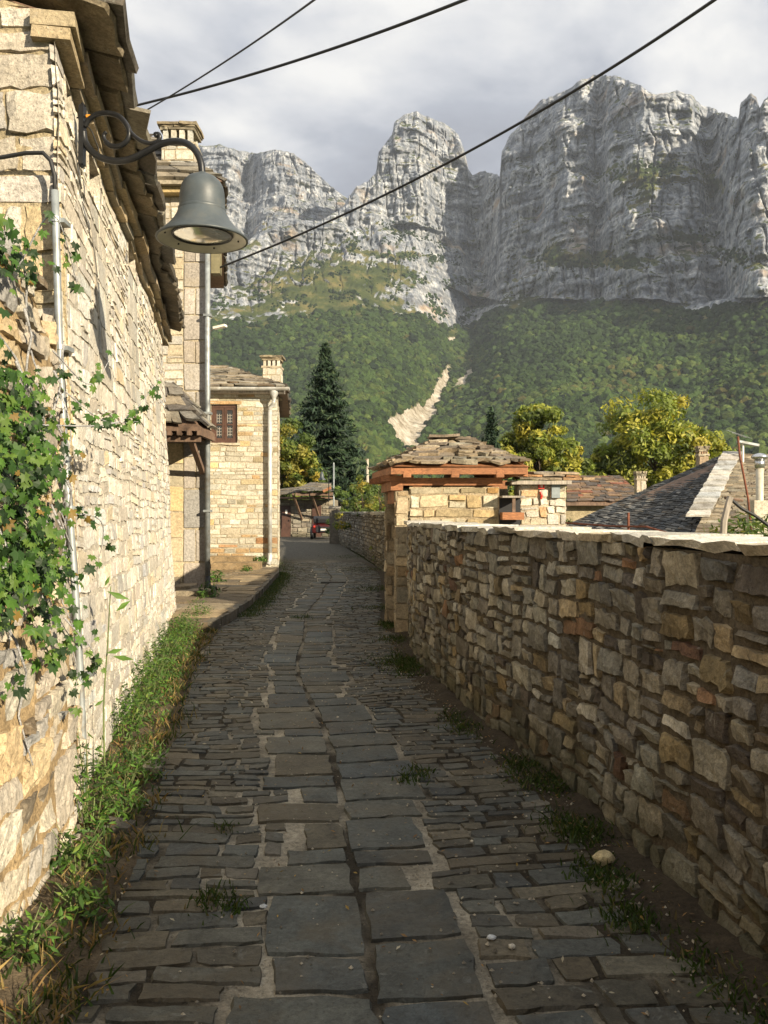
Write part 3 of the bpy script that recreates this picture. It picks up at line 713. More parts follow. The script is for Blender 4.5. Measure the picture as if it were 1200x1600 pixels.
# ------------------------------------------------------------------ the lane
CY = [-4, 0, 2.66, 3.5, 4.24, 5.36, 7, 8.65, 10.6, 13.3, 17, 20.3, 26, 38, 55, 62]
CX = [.12, .06, .0, -.08, -.17, -.31, -.59, -.88, -1.02, -1.2, -1.22, -1.25, -1.84, -3.1, -4.6, -5.0]
_y = np.linspace(-4, 62, 661); _x = np.interp(_y, CY, CX); _x = np.convolve(np.pad(_x, 7, 'reflect', reflect_type='odd'), np.ones(15) / 15, 'valid')
def roadx(y): return np.interp(y, _y, _x)
def roadslope(y): return (roadx(y + .2) - roadx(y - .2)) / .4
def road_z(x, y): return .018 * fbm(np.stack([x * .9, y * .9, 0 * x], -1), 2) + .012 * perlin(np.stack([x * 2.4, y * 2.4, 0 * x + 3], -1))
def roadmap(u, v, d):
    """u across (to the right), v = distance along, d = height"""
    u = np.asarray(u, float); v = np.asarray(v, float); k = roadslope(v)
    # rows sag forward a little towards the edges
    vv = v - u * k * .8
    x = roadx(vv) + u; y = vv + .05 * np.abs(u) ** 1.5
    return np.column_stack([x, y, road_z(x, y) + d])
WALLR = [(2.1, -5), (1.72, 0), (1.46, 1.8), (1.31, 2.9), (1.21, 3.7), (1.10, 4.6), (.90, 5.6), (.66, 6.7), (.42, 8.3), (.29, 9.7), (.30, 11.05)]
WALLR = [(a + .03, b) for a, b in WALLR]
def wallr_x(y): return np.interp(y, [p[1] for p in WALLR] + [12.6, 22, 42, 56], [p[0] for p in WALLR] + [.12, .08, -2.2, -3.6])
def houseL_x(y): return np.interp(y, [-3, 3, 3.7, 4.75, 12.9, 13, 21.4, 22], [-1.36, -1.36, -1.43, -1.645, -3.15, -2.3, -2.62, -2.9])
def leftedge(y): return np.interp(y, [-4, 2.66, 3.73, 5.5, 7.6, 9.5, 11.5, 14, 17, 21.3, 24, 32, 50, 60], [-.95, -.98, -1.13, -1.42, -1.78, -2.05, -2.24, -2.26, -2.42, -2.66, -3.3, -5.0, -7.5, -8])
# bed of mortar and soil between the stones
def bed():
    ys = np.concatenate([np.arange(-4, 1.6, .3), np.arange(1.6, 9, .06), np.arange(9, 30, .25), np.arange(30, 60.5, 1)]); ts = np.linspace(0, 1, 60)
    Y, Tt = np.meshgrid(ys, ts, indexing='ij'); lx = leftedge(Y) - .12; rx = wallr_x(Y) + .05
    X = lx + (rx - lx) * Tt
    Z = road_z(X, Y) - .009 + .005 * perlin(np.stack([X * 14, Y * 14, 0 * X], -1)) + np.where(Y > 30, .0, 0)
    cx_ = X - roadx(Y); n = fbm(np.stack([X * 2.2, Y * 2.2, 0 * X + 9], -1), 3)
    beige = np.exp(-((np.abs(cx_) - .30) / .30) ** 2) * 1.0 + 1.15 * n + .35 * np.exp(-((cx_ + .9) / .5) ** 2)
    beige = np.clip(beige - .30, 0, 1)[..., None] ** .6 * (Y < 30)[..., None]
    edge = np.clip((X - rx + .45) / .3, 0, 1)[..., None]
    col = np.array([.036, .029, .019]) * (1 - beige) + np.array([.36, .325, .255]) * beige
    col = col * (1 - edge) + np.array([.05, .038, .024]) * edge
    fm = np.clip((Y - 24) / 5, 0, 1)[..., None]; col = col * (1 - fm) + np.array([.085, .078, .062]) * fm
    # the shaded right side near the wall is bare soil mounded against the wall foot
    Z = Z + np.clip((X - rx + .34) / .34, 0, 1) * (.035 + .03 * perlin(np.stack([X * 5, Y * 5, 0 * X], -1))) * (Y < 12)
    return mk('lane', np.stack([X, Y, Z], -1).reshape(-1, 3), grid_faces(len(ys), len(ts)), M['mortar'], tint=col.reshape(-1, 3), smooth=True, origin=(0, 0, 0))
lane = bed(); lane['kind'] = 'structure'
PAVG = [((.060, .063, .056), 4), ((.076, .079, .068), 3), ((.076, .067, .046), 4), ((.046, .050, .048), 2), ((.098, .086, .060), 2), ((.062, .056, .041), 3), ((.11, .105, .088), .8)]
def setts():
    rows = {}
    slabs = []; outL = []; outR = []
    for side in (-1, 1):
        y = 1.3
        while y < 24:
            ln = rng.choice([.17, .24, .32, .42, .5], p=[.15, .3, .25, .2, .1]) * rng.uniform(.9, 1.1)
            wd = rng.uniform(.22, .50) if y < 9 else rng.uniform(.26, .42)
            if ln > .36: wd = max(wd, .38)
            a, b = (-wd, -.005) if side < 0 else (.005, wd)
            q = np.array([(a, y), (b, y), (b, y + ln), (a, y + ln)]) + rng.normal(0, .006, (4, 2)); q[:, 0] += .02 * np.sin(y * 1.3)
            q = q.mean(0) + (q - q.mean(0)) * np.array([1 - .020 / wd, 1 - .022 / ln])
            V, F = stone(roadmap, q, .006, .04, .0016, edge=.007, dens=.075, nmax=6)
            slabs.append((V, F, pick([((.062, .069, .064), 5), ((.080, .072, .050), 3), ((.052, .059, .058), 3), ((.072, .074, .062), 3)])))
            (outL if side < 0 else outR).append((y, y + ln, wd)); y += ln
    def outer(tab, y):
        w_ = .3
        for (a, b, c) in tab:
            if a - .05 < y < b + .05: w_ = max(w_, c)
        return w_
    sts = []
    for side in (-1, 1):
        y = 1.3; k = 0
        while y < 27:
            h = rng.uniform(.075, .135) * (1.15 if y < 4.2 else 1); o = outer(outL if side < 0 else outR, y + h / 2) if y < 24 else .02
            cx_ = float(roadx(y)); lim = (leftedge(y) - cx_) if side < 0 else (float(wallr_x(y)) - cx_ - rng.uniform(.14, .26) - (0 if y > 2 else .0))
            t_ = side * (o + .012)
            if y > 12 and side > 0: lim = max(lim, .5)
            while abs(t_) < abs(lim) - .06 and (lim - t_) * side > 0:
                wd = rng.choice([.10, .16, .22, .30, .40], p=[.17, .3, .28, .18, .07]) * rng.uniform(.85, 1.15) * (1.12 if y < 4.5 else 1)
                if (lim - t_) * side < wd + .08: wd = (lim - t_) * side
                t2 = t_ + side * wd; a, b = min(t_, t2), max(t_, t2)
                q = np.array([(a, y), (b, y), (b, y + h), (a, y + h)], float)
                P3 = np.column_stack([q * 2.1, np.full(4, 4.4)]); q[:, 1] += .06 * perlin(P3); q[:, 0] += .035 * perlin(P3 + 9)
                q += rng.normal(0, .006, (4, 2)); g = rng.uniform(.006, .018)
                c = q.mean(0); q = c + (q - c) * np.array([max(.6, 1 - g / wd), max(.6, 1 - g * .8 / h)])
                if rng.random() > .015 or y < 2:
                    V, F = stone(roadmap, q, rng.uniform(-.002, .006), .035, .0022, edge=.007, dens=.06, nmax=5)
                    sts.append((V, F, pick(PAVG)))
                t_ = t2
            y += h; k += 1
    emit(slabs, 'paving_slab', M['sett'], lane, 120, 10, 'far_slab_paving')
    emit(sts, 'cobblestone', M['sett'], lane, 300, 10, 'small_cobblestone_paving')
setts()
# drain cover / cross channel stones far along the lane
mb = MB(); mb.box((-1.42, 19.1, .0), (-.86, 19.35, .022), (.04, .04, .04)); mb.build('drain_cover', M['slate'], lane)

# soil verge at the foot of the left walls
def verge():
    ys = np.concatenate([np.arange(-3, 13, .08), np.arange(13, 22.5, .3)]); ts = np.linspace(0, 1, 14)
    Y, Tt = np.meshgrid(ys, ts, indexing='ij'); lx = houseL_x(Y) - .1; lx = np.where(Y > 13, -5.2, lx); rx = leftedge(Y) + .04
    X = lx + (rx - lx) * Tt
    Z = .01 + .035 * (1 - Tt) + .02 * fbm(np.stack([X * 5, Y * 5, 0 * X], -1), 3) - .03 * Tt ** 3
    n = fbm(np.stack([X * 3, Y * 3, 0 * X + 2], -1), 3)[..., None]
    col = np.array([.10, .075, .045]) * (1 + .5 * n) + np.array([.06, .05, .035]) * np.clip(n * 2, 0, 1)
    o = mk('verge', np.stack([X, Y, Z], -1).reshape(-1, 3), grid_faces(len(ys), len(ts)), M['mortar'], tint=col.reshape(-1, 3), smooth=True, origin=(0, 0, 0)); o['kind'] = 'structure'
    pcs = []
    for y in np.arange(2.9, 13, .33):
        if rng.random() < (.45 if y < 5.5 else .2):
            xr = float(leftedge(y)); wd = rng.uniform(.08, .18); ln = rng.uniform(.10, .26); x1 = xr - rng.uniform(.0, .06)
            z = .038; V, F = slab([(x1 - wd, y, z), (x1, y, z - .01), (x1, y + ln, z - .01), (x1 - wd, y + ln, z)], .05, .012)
            pcs.append((V, F, pick([((.20, .18, .13), 2), ((.12, .105, .085), 2), ((.16, .145, .12), 2)])))
    emit(pcs, 'verge_stone', M['cream'], o, 60, 5)
verge()
# raised flagstone terrace in front of the far houses
def terrace():
    E = [(-2.33, 11.3), (-2.27, 12.6), (-2.27, 14), (-2.38, 16.5), (-2.52, 19), (-2.66, 21.4), (-2.9, 22.75)]
    m = MB(); P = np.array(E); ys = np.linspace(11.3, 22.75, 30); xs = np.interp(ys, P[:, 1], P[:, 0]) + rng.normal(0, .02, 30)
    V = []; F = []
    for x, y in zip(xs, ys): V += [(-5.3, y, .10), (x - .06, y, .10), (x - .06, y, -.08)]
    for i in range(29): F += [[i * 3, i * 3 + 1, i * 3 + 4, i * 3 + 3], [i * 3 + 1, i * 3 + 2, i * 3 + 5, i * 3 + 4]]
    n = len(V); F += [[0, 2, 1]]; m.add(np.array(V), F, (.13, .10, .06))
    o = m.build('terrace', M['mortar'], None, origin=(-3.5, 15, 0)); o['kind'] = 'structure'
    pcs = []; y = 11.3
    while y < 22.4:
        ln = rng.uniform(.5, .95); x = float(np.interp(y + ln / 2, P[:, 1], P[:, 0]))
        while x > -5:
            wd = rng.uniform(.5, 1.2)
            V, F = slab([(x - wd + .02, y + .02, .145), (x - .02, y + .02, .14), (x - .02, y + ln - .02, .14), (x - wd + .02, y + ln - .02, .145)], .06, .03)
            V[:, 2] += rng.normal(0, .006)
            pcs.append((V, F, pick([((.22, .165, .095), 3), ((.27, .21, .13), 3), ((.17, .135, .09), 2), ((.26, .22, .16), 1)]))); x -= wd
        y += ln
    for y in np.arange(11.35, 22.6, .55):   # edging
        x = float(np.interp(y, P[:, 1], P[:, 0])); x2 = float(np.interp(y + .52, P[:, 1], P[:, 0]))
        V, F = slab([(x - .1, y, .135), (x + .035, y, .13), (x2 + .035, y + .52, .13), (x2 - .1, y + .52, .135)], .2, .012)
        pcs.append((V, F, pick([((.17, .14, .10), 3), ((.12, .105, .08), 2)])))
    emit(pcs, 'flagstone', M['slate'], o, 150, 8)
terrace()

# ------------------------------------------------------------------ right boundary wall
PALR = [((.27, .245, .19), 7), ((.20, .18, .145), 5), ((.34, .305, .225), 5), ((.38, .30, .18), 1.8), ((.26, .15, .08), .5), ((.12, .10, .08), 2.6), ((.45, .415, .33), 3.6), ((.26, .20, .105), 2), ((.15, .085, .055), .5)]
HW = 1.45
rw = thing('boundary_wall', 'long curving rubble stone wall with pale slab coping along the right side of the lane', 'wall', (1.31, 2.9, 0))
fR = pathmap(WALLR, -1, .0, -.03, wob=.03)
masonry(rw, fR, .5, fR.L - .02, 0, HW + .03, .205, .118, PALR, M['rubble'], 'rubble', bulge=.012, recess=.05, rough=.0085, gap=.016, warp=.036, wf=2.6, dens=.045, nmax=6, seed=1)
backing(rw, fR, 0, fR.L, 0, HW + .02, -.013, M['mortar'], (.105, .085, .058), du=.08, rough=.007)
# core, back face and cement bed
def core(root, fmap, th, h, z0=0, name='wall_core', mat=None, tint=(.2, .17, .12), u0=0, n=40, inset=.06, u1=None):
    us = np.linspace(u0, fmap.L if u1 is None else u1, n); A = fmap(us, us * 0 + z0, us * 0 - inset); B = fmap(us, us * 0 + z0, us * 0 - th); A2 = fmap(us, us * 0 + h, us * 0 - inset); B2 = fmap(us, us * 0 + h, us * 0 - th)
    V = np.vstack([A, B, B2, A2]); F = []
    for i in range(n - 1):
        for k in range(4): a = k * n + i; b = ((k + 1) % 4) * n + i; F.append([a, a + 1, b + 1, b])
    F += [[0, n, 2 * n, 3 * n], [n - 1, 4 * n - 1, 3 * n - 1, 2 * n - 1]]
    return MB().add(V, F, tint).build(name, mat or M['mortar'], root)
core(rw, fR, .46, HW + .01)
def coping(root, fmap, u0, u1, z, wd, th, over, pal, lmin=.35, lmax=.95, name='coping_stone', tilt=0.0, mat=None):
    pcs = []; u = u0
    while u < u1:
        ln = rng.uniform(lmin, lmax); b = min(u + ln, u1); zz = z + rng.normal(0, .006)
        o1, o2 = over + rng.uniform(-.02, .03), over + rng.uniform(-.02, .03)
        c = fmap(np.array([u + .008, b - .008, b - .008, u + .008]), np.full(4, zz), np.array([o1, o2, -wd, -wd]))
        c[2:, 2] += tilt
        out = []
        n = 7; e0 = c[0] + (c[1] - c[0]) * np.linspace(0, 1, n)[:, None] + rng.normal(0, .014, (n, 3)) * [1, 1, .25]
        e1 = c[3] + (c[2] - c[3]) * np.linspace(0, 1, n)[:, None] + rng.normal(0, .012, (n, 3)) * [1, 1, .25]
        md = (e0 + e1) / 2 + [0, 0, .006]; t_ = th * rng.uniform(.8, 1.35)
        lo = e0 + (md - e0) * rng.uniform(.0, .16, (n, 1)) - [0, 0, t_] + rng.normal(0, .006, (n, 3)); bo = e1 - [0, 0, t_]
        V = np.vstack([lo, e0, md, e1, bo]); F = grid_faces(5, n).tolist()
        F = [f[::-1] for f in F]; F += [[0, n, 2 * n, 3 * n, 4 * n], [5 * n - 1, 4 * n - 1, 3 * n - 1, 2 * n - 1, n - 1]]
        pcs.append((V, F, pick(pal))); u = b
    emit(pcs, name, mat or M['cream'], root, 60, 8)
coping(rw, fR, .5, fR.L + .05, HW + .065, .50, .042, .03, [((.56, .53, .46), 4), ((.60, .56, .48), 3), ((.50, .47, .40), 2), ((.52, .43, .28), .7)])

# ------------------------------------------------------------------ far wall on the right of the lane, beyond the gate
fw = thing('boundary_wall', 'distant low stone wall with smooth grey coping between the timber gate and the red vehicle', 'wall', (-.5, 27, 0))
FW = [(.10, 12.55), (.14, 15), (.16, 18), (.10, 22), (-.45, 28), (-1.2, 35), (-2.15, 42), (-2.3, 43)]
fF = pathmap(FW, -1, 0, -.03)
masonry(fw, fF, 0.05, fF.L, 0, 1.55, .34, .115, [((.25, .23, .19), 4), ((.33, .30, .24), 3), ((.19, .17, .14), 3), ((.29, .23, .15), 1)], M['rubble'], 'course', bulge=.02, recess=.05, rough=.012, gap=.03, warp=.03, dens=.2, nmax=2, seed=2, limit=220)
backing(fw, fF, 0, fF.L, 0, 1.55, -.02, M['mortar'], (.12, .1, .075), du=.5)
core(fw, fF, .45, 1.53)
coping(fw, fF, .0, fF.L + .02, 1.63, .50, .07, .05, [((.30, .29, .27), 3), ((.36, .35, .32), 3)], 1.0, 2.2)
mb = MB(); mb.box((-2.75, 42.9, -.05), (-2.25, 43.35, 1.78), (.16, .14, .11)); mb.box((-2.8, 42.85, 1.78), (-2.2, 43.4, 1.9), (.25, .23, .2)); mb.build('wall_pier', M['mortar'], fw)

# ------------------------------------------------------------------ long house on the left
PALH = [((.56, .52, .44), 6), ((.60, .56, .48), 5), ((.52, .48, .41), 3), ((.59, .52, .39), 1.6), ((.49, .46, .42), 1.6), ((.54, .44, .29), .3)]
lh = thing('long_house', 'long cream limestone house with overhanging slate eave along the left side of the lane', 'house', (-2.4, 8.8, 0))
LHP = [(-1.645, 4.75), (-3.15, 12.9)]; BAT = .047
fH = pathmap(LHP, 1, BAT, -.03, smooth=False, wob=.035)
HT = 4.22
def hole_u(y): return (y - 4.75) / (12.9 - 4.75) * fH.L
wins = [(hole_u(5.95), hole_u(6.42), 3.86, 4.16), (hole_u(8.15), hole_u(8.7), 3.98, 4.2), (hole_u(11.0), hole_u(11.55), 4.03, 4.2), (hole_u(4.98), hole_u(5.2), 3.9, 4.16)]
niches = [(hole_u(5.95), hole_u(6.72), 2.55, 3.86), (hole_u(8.15), hole_u(8.95), 2.7, 3.98), (hole_u(11.0), hole_u(11.7), 2.8, 4.03)]
masonry(lh, fH, 0.0, fH.L, 0, HT, .30, .115, PALH, M['cream'], 'course', bulge=.005, recess=.03, rough=.0034, gap=.008, warp=.04, wf=1.7, dens=.07, nmax=5, holes=wins + niches, split=.22, vary=.45, seed=3)
for n in niches:
    masonry(lh, fH, n[0], n[1], n[2], n[3], .34, .24, [((.46, .43, .36), 3), ((.43, .41, .36), 2)], M['cream'], 'course', bulge=.004, recess=.05, rough=.002, gap=.009, warp=.012, dens=.12, nmax=3, seed=4, name='niche_stone', limit=40)
backing(lh, fH, 0, fH.L, 0, HT + .05, -.004, M['mortar'], (.50, .455, .37), holes=wins, du=.12, hd=.3, rough=.003)
# gable end facing the camera: corner quoins and infill
def fG(u, v, d):      # u runs left from the corner
    u = np.asarray(u, float); v = np.asarray(v, float); d = np.asarray(d, float)
    return np.column_stack([-1.645 - BAT * v - u, 4.75 + .03 * u - d + .02 * perlin(np.column_stack([u * 2, v * 2, u * 0])), v - .03])
class _f: pass
masonry(lh, lambda u, v, d: fG(-np.asarray(u), v, d), -3.2, .0, 0, 5.3, .34, .2, [((.44, .40, .33), 5), ((.50, .46, .39), 4), ((.40, .37, .33), 3), ((.50, .40, .24), 2)], M['cream'], 'rubble', bulge=.010, recess=.04, rough=.008, gap=.012, warp=.02, wf=2, dens=.06, nmax=6, seed=5, limit=40, topfn=lambda u: 4.40 + min(-u, 3.2) * .36)
gb = MB()
V = []
us = np.linspace(0, 3.2, 24); vs = np.linspace(0, 5.4, 30)
U, Vv = np.meshgrid(us, vs, indexing='ij'); Vc = np.minimum(Vv, 4.40 + U * .36); P = fG(U.ravel(), Vc.ravel(), np.full(U.size, -.006) + rng.normal(0, .004, U.size))
gb.add(P, grid_faces(24, 30), (.40, .33, .21)); gb.build('gable_mortar', M['mortar'], lh)
# body of the house
x0 = lambda y: -.755 - .1857 * y - BAT * 2
bd = MB(); 
pl = [(-1.645 - .32, 4.80), (-3.15 - .32, 12.86), (-7.5, 12.86), (-7.5, 5.15)]
V = [(x, y, -.1) for x, y in pl] + [(x, y, 4.2) for x, y in pl] + [(-5.4, 12.86, 5.3), (-5.0, 4.95, 5.3)]
bd.add(V, [[0, 1, 5, 4], [1, 2, 6, 8, 5], [2, 3, 7, 6], [3, 0, 4, 9, 7]], (.38, .33, .25)); bd.build('house_body', M['mortar'], lh)
# end wall beyond (faces away) quoins: small return
fE = lambda u, v, d: np.column_stack([-3.15 - BAT * np.asarray(v, float) - np.asarray(u, float), 12.9 + np.asarray(d, float), np.asarray(v, float) - .03])
# corbelled cornice: two stepping courses of flat stones
def cornice(dep0, dep1, z0_, z1_, lm, col, nm):
    pcs = []; u = -.02
    while u < fH.L + .1:
        ln = rng.uniform(.7, 1.3) * lm; a, b = u + .006, u + ln - .006; d_ = dep1 + rng.normal(0, .012); zo = rng.normal(0, .006)
        lo = fH(np.array([a, b, b, a]), np.full(4, z0_), np.array([dep0, dep0, d_, d_])); up = lo.copy(); lo[:, 2] = z0_ + zo; up[:, 2] = z1_ + zo
        for i in range(4): lo[i, 0] += -0.0
        V = np.vstack([lo, up]); V += rng.normal(0, .004, V.shape); pcs.append((V, BOXF, pick(col))); u += ln
    emit(pcs, nm, M['cream'], lh, 60, 8)
# fH applies the batter to v, so the cornice depth is measured from the leaning face
cornice(-.12, .055, 4.215, 4.285, .46, [((.36, .29, .18), 3), ((.31, .26, .18), 2)], 'cornice_stone')
cornice(-.12, .125, 4.29, 4.365, .50, [((.31, .25, .155), 3), ((.27, .22, .155), 2)], 'cornice_stone')
# the slate roof: rows of thick slabs over the eave rising to the left
eA = fH(np.array([-.04]), np.array([4.2]), np.array([.33]))[0]; eB = fH(np.array([fH.L + .28]), np.array([4.2]), np.array([.33]))[0]
eA[2] = eB[2] = 4.40
rA = eA + np.array([-4.0, .35, 1.35]); rB = eB + np.array([-2.6, .2, .90])
emit(roof_plane(eA, eB, rB, rA, 12, .5, .034, [((.16, .145, .12), 3), ((.11, .10, .085), 3), ((.20, .175, .13), 2)], over=.9, jit=.028), 'roof_slate', M['slate'], lh, 160, 8)
# under-eave slabs (their ragged undersides show from the lane)
pcs = []; u = -.04
while u < fH.L + .22:
    ln = rng.uniform(.35, .8); o1 = rng.uniform(.24, .34); o2 = o1 + rng.normal(0, .03)
    c = fH(np.array([u + .01, u + ln - .01, u + ln - .01, u + .01]), np.full(4, 4.2), np.array([o1, o2, -.5, -.5])); c[:, 2] = [4.425, 4.425, 4.60, 4.60]
    pcs.append((*slab(c, .032, .014, nrm=(.2, 0, .98), sub=4), pick([((.20, .165, .11), 2), ((.15, .13, .10), 2)]))); u += ln
emit(pcs, 'eave_slab', M['slate'], lh, 60, 8)
deck = MB(); D_ = np.array([0, 0, -.06]); nn = [eA + D_ + [-.3, 0, .02], eB + D_ + [-.3, 0, .02], rB + D_, rA + D_]
deck.add(np.array(nn + [p - [0, 0, .05] for p in nn]), BOXF, (.1, .08, .06)); deck.build('roof_deck', M['oldwood'], lh)
# timber lintel frames inside the small openings
for wq in wins[:3]:
    m = MB(); u0_, u1_, z0_, z1_ = wq
    for (a, b, c, d) in ((u0_, u0_ + .05, z0_, z1_), (u1_ - .05, u1_, z0_, z1_), (u0_ + .05, u1_ - .05, z0_, z0_ + .04)):
        A = fH(np.array([a, b, b, a]), np.array([c, c, d, d]), np.full(4, -.07)); B = fH(np.array([a, b, b, a]), np.array([c, c, d, d]), np.full(4, -.14))
        m.add(np.vstack([B, A]), BOXF, (.5, .3, .1))
    fr = m.build('window_frame', M['oldwood'], lh)
    A = fH(np.array([u0_, u1_, u1_, u0_]), np.array([z0_, z0_, z1_, z1_]), np.full(4, -.2)); MB().add(A, [[0, 1, 2, 3]]).build('pane', M['glassy'], fr)

# ------------------------------------------------------------------ near garden wall under the creeper
gw = thing('garden_wall', 'rough bulging rubble wall under green creeper at the near left corner', 'wall', (-1.4, 3.4, 0))
GWP = [(-1.52, -3), (-1.40, .5), (-1.36, 2.2), (-1.37, 3.0), (-1.42, 3.6), (-1.47, 3.95), (-1.56, 4.45), (-1.72, 4.74)]
fW = pathmap(GWP, 1, .050, -.03, wob=.05)
u_a = float(np.interp(1.2, fW.P[:, 1], fW.Lc))
topW = lambda u: 2.62 + .10 * math.sin(u * 5) + .05 * math.sin(u * 13)
masonry(gw, fW, u_a, fW.L, 0, 2.75, .30, .17, [((.44, .395, .31), 5), ((.38, .34, .28), 4), ((.30, .28, .25), 3), ((.47, .36, .21), 3), ((.17, .14, .10), 1.6)], M['cream'], 'rubble', bulge=.016, recess=.05, rough=.011, gap=.014, warp=.05, wf=2, dens=.045, nmax=7, seed=6, topfn=topW)
backing(gw, fW, 0, fW.L, 0, 2.72, -.004, M['mortar'], (.36, .26, .14), du=.1, rough=.006, topfn=topW)
core(gw, fW, .5, 2.6, tint=(.16, .12, .08))
pcs = []
for k in range(24):   # loose rubble and earth on top
    u = rng.uniform(u_a + .4, fW.L - .7); s_ = rng.uniform(.04, .09); p = fW(np.array([u]), np.array([2.62 + rng.uniform(0, .12)]), np.array([-rng.uniform(.0, .4)]))[0]
    V, F = slab([p + [-s_, -s_, 0], p + [s_, -s_, .02], p + [s_, s_, 0], p + [-s_, s_, -.02]], s_ * 1.1, s_ * .2, tj=.5); pcs.append((V, F, pick([((.28, .22, .14), 2), ((.38, .34, .27), 2), ((.18, .14, .09), 1)])))
emit(pcs, 'top_stone', M['rubble'], gw, 46, 8)
# ------------------------------------------------------------------ conduit at the house corner
cp = thing('conduit_pipe', 'thin grey metal conduit with black cable looping out of its top, on the left wall', 'pipe', (-1.64, 4.66, 0))
def pipe_pt(h): return (-1.640 - .0505 * h + .012 * math.sin(h * 2.1), 4.66, h)
m = MB(); m.tube([pipe_pt(h) for h in np.linspace(-.02, 3.36, 16)], .021, 10); m.build('conduit', M['zinc'], cp, smooth=True)
for h in (.7, 1.62, 2.5, 3.2):
    m = MB(); p = pipe_pt(h); m.tube([(p[0], p[1], h - .014), (p[0], p[1], h + .014)], .027, 10); m.box((p[0] - .04, p[1] + .0, h - .012), (p[0] + .045, p[1] + .1, h + .012)); m.build('clamp', M['zinc'], cp)
m = MB(); q = pipe_pt(3.36)
m.tube([(q[0], q[1], 3.30), (q[0] - .002, q[1], 3.44), (q[0] - .02, q[1] - .01, 3.52), (q[0] - .06, q[1] - .015, 3.56), (q[0] - .16, q[1], 3.565), (q[0] - .3, q[1] + .01, 3.545), (q[0] - .55, q[1] + .03, 3.56), (q[0] - 1.4, q[1] + .06, 3.6)], .012, 8); m.build('cable', M['cable'], cp, smooth=True)

# ------------------------------------------------------------------ wall lamp with scroll bracket
lp = thing('wall_lamp', 'large dark grey bell shaped lamp on scrolled iron bracket under the slate eave', 'lamp', (-1.94, 5.30, 3.75))
# bracket lies in the vertical plane from the wall plate to the bell; traced as (px, py) and placed at the bracket's depth
def lamp_pt(px, py): return at(px, py, 5.30 + (px - 128) / (318 - 128) * (5.12 - 5.30))
m = MB(); a = lamp_pt(129, 166); b = lamp_pt(128, 258)
m.beam(b, a, .055, .03, up=(1, 0, 0)); a2 = a + [0, 0, .012]; m.tube([b - [0, 0, .02], b], [.004, .02], 8); m.tube([a, a + [0, 0, .025]], [.02, .004], 8); m.build('mounting_plate', M['iron'], lp)
def spline(P, n=8):
    P = [np.asarray(p, float) for p in P]; P = [2 * P[0] - P[1]] + P + [2 * P[-1] - P[-2]]; out = []
    for i in range(1, len(P) - 2):
        for t_ in np.linspace(0, 1, n, endpoint=False):
            out.append(.5 * ((2 * P[i]) + (P[i + 1] - P[i - 1]) * t_ + (2 * P[i - 1] - 5 * P[i] + 4 * P[i + 1] - P[i + 2]) * t_ ** 2 + (3 * P[i] - P[i - 1] - 3 * P[i + 1] + P[i + 2]) * t_ ** 3))
    out.append(P[-2]); return out
arm = [(130, 205), (133, 222), (145, 238), (162, 248), (185, 252), (208, 247), (232, 235), (255, 224), (277, 221), (295, 226), (307, 238), (314, 254), (316, 272)]
m = MB(); m.tube(spline([lamp_pt(*p) for p in arm]), .021, 10); m.build('arm', M['iron'], lp, smooth=True)
scr = [(132, 198), (140, 186), (153, 178), (170, 177), (186, 182), (197, 194), (202, 207), (198, 220), (187, 228), (174, 228), (165, 221), (162, 212), (166, 206)]
m = MB(); m.tube(spline([lamp_pt(*p) for p in scr]), [.016] * 80 + [.012] * 17, 10); m.build('scroll', M['iron'], lp, smooth=True)
ln_ = [(200, 200), (207, 210), (220, 220), (235, 224), (246, 221), (250, 214), (247, 209), (243, 211)]
m = MB(); m.tube(spline([lamp_pt(*p) for p in ln_]), .013, 8); m.tube([lamp_pt(244, 211) + [0, -.012, 0], lamp_pt(244, 211) + [0, .012, 0]], .016, 8); m.build('scroll', M['iron'], lp, smooth=True)
m = MB(); w1 = [(120, 184), (128, 183), (140, 181), (152, 175), (165, 174), (173, 178)]
m.tube(spline([lamp_pt(*p) for p in w1]), .005, 6); w2 = [(124, 198), (133, 196), (142, 203), (150, 222), (154, 233), (152, 238), (147, 236)]
m.tube(spline([lamp_pt(*p) for p in w2]), .004, 6); m.build('wire', M['cable'], lp, smooth=True)
m = MB(); p = lamp_pt(138, 182); m.tube([p - [.012, 0, 0], p + [.02, 0, 0]], .012, 8); m.build('connector', plain('amber_connector', (.6, .25, .03), .5), lp)
bc = lamp_pt(316, 272); u = 5.12 / PX
cen = (bc[0] + .000, bc[1], 0)
def zz(py): return 1.6 + (800 - py) * u
prof = [(.001, zz(269)), (6 * u, zz(269.5)), (7 * u, zz(272)), (14 * u, zz(274)), (22 * u, zz(278)), (28 * u, zz(284)), (32 * u, zz(291)), (34 * u, zz(299)), (35 * u, zz(310)), (35.3 * u, zz(326)), (36.5 * u, zz(329)), (39 * u, zz(336)), (44 * u, zz(345)), (51 * u, zz(354)), (60 * u, zz(363)), (68 * u, zz(370)), (71 * u, zz(373)), (71 * u, zz(375)), (68 * u, zz(375.5))]
m = MB(); m.lathe(prof, cen, 48); sh = m.build('lamp_shade', M['lamp'], lp, smooth=True)
m = MB(); m.lathe([(68 * u, zz(375)), (56 * u, zz(369)), (48 * u, zz(366)), (46 * u, zz(365))], cen, 48); m.build('reflector_rim', M['lampin'], lp, smooth=True)
m = MB(); m.lathe([(47.5 * u, zz(367.5)), (46.5 * u, zz(369.5)), (44.5 * u, zz(369.5)), (44 * u, zz(367))], cen, 48); m.build('glass_ring', M['iron'], lp, smooth=True)
m = MB(); m.lathe([(44.5 * u, zz(367)), (34 * u, zz(370)), (20 * u, zz(372)), (.001, zz(372.5))], cen, 40); m.build('lens', M['lampglass'], lp, smooth=True)
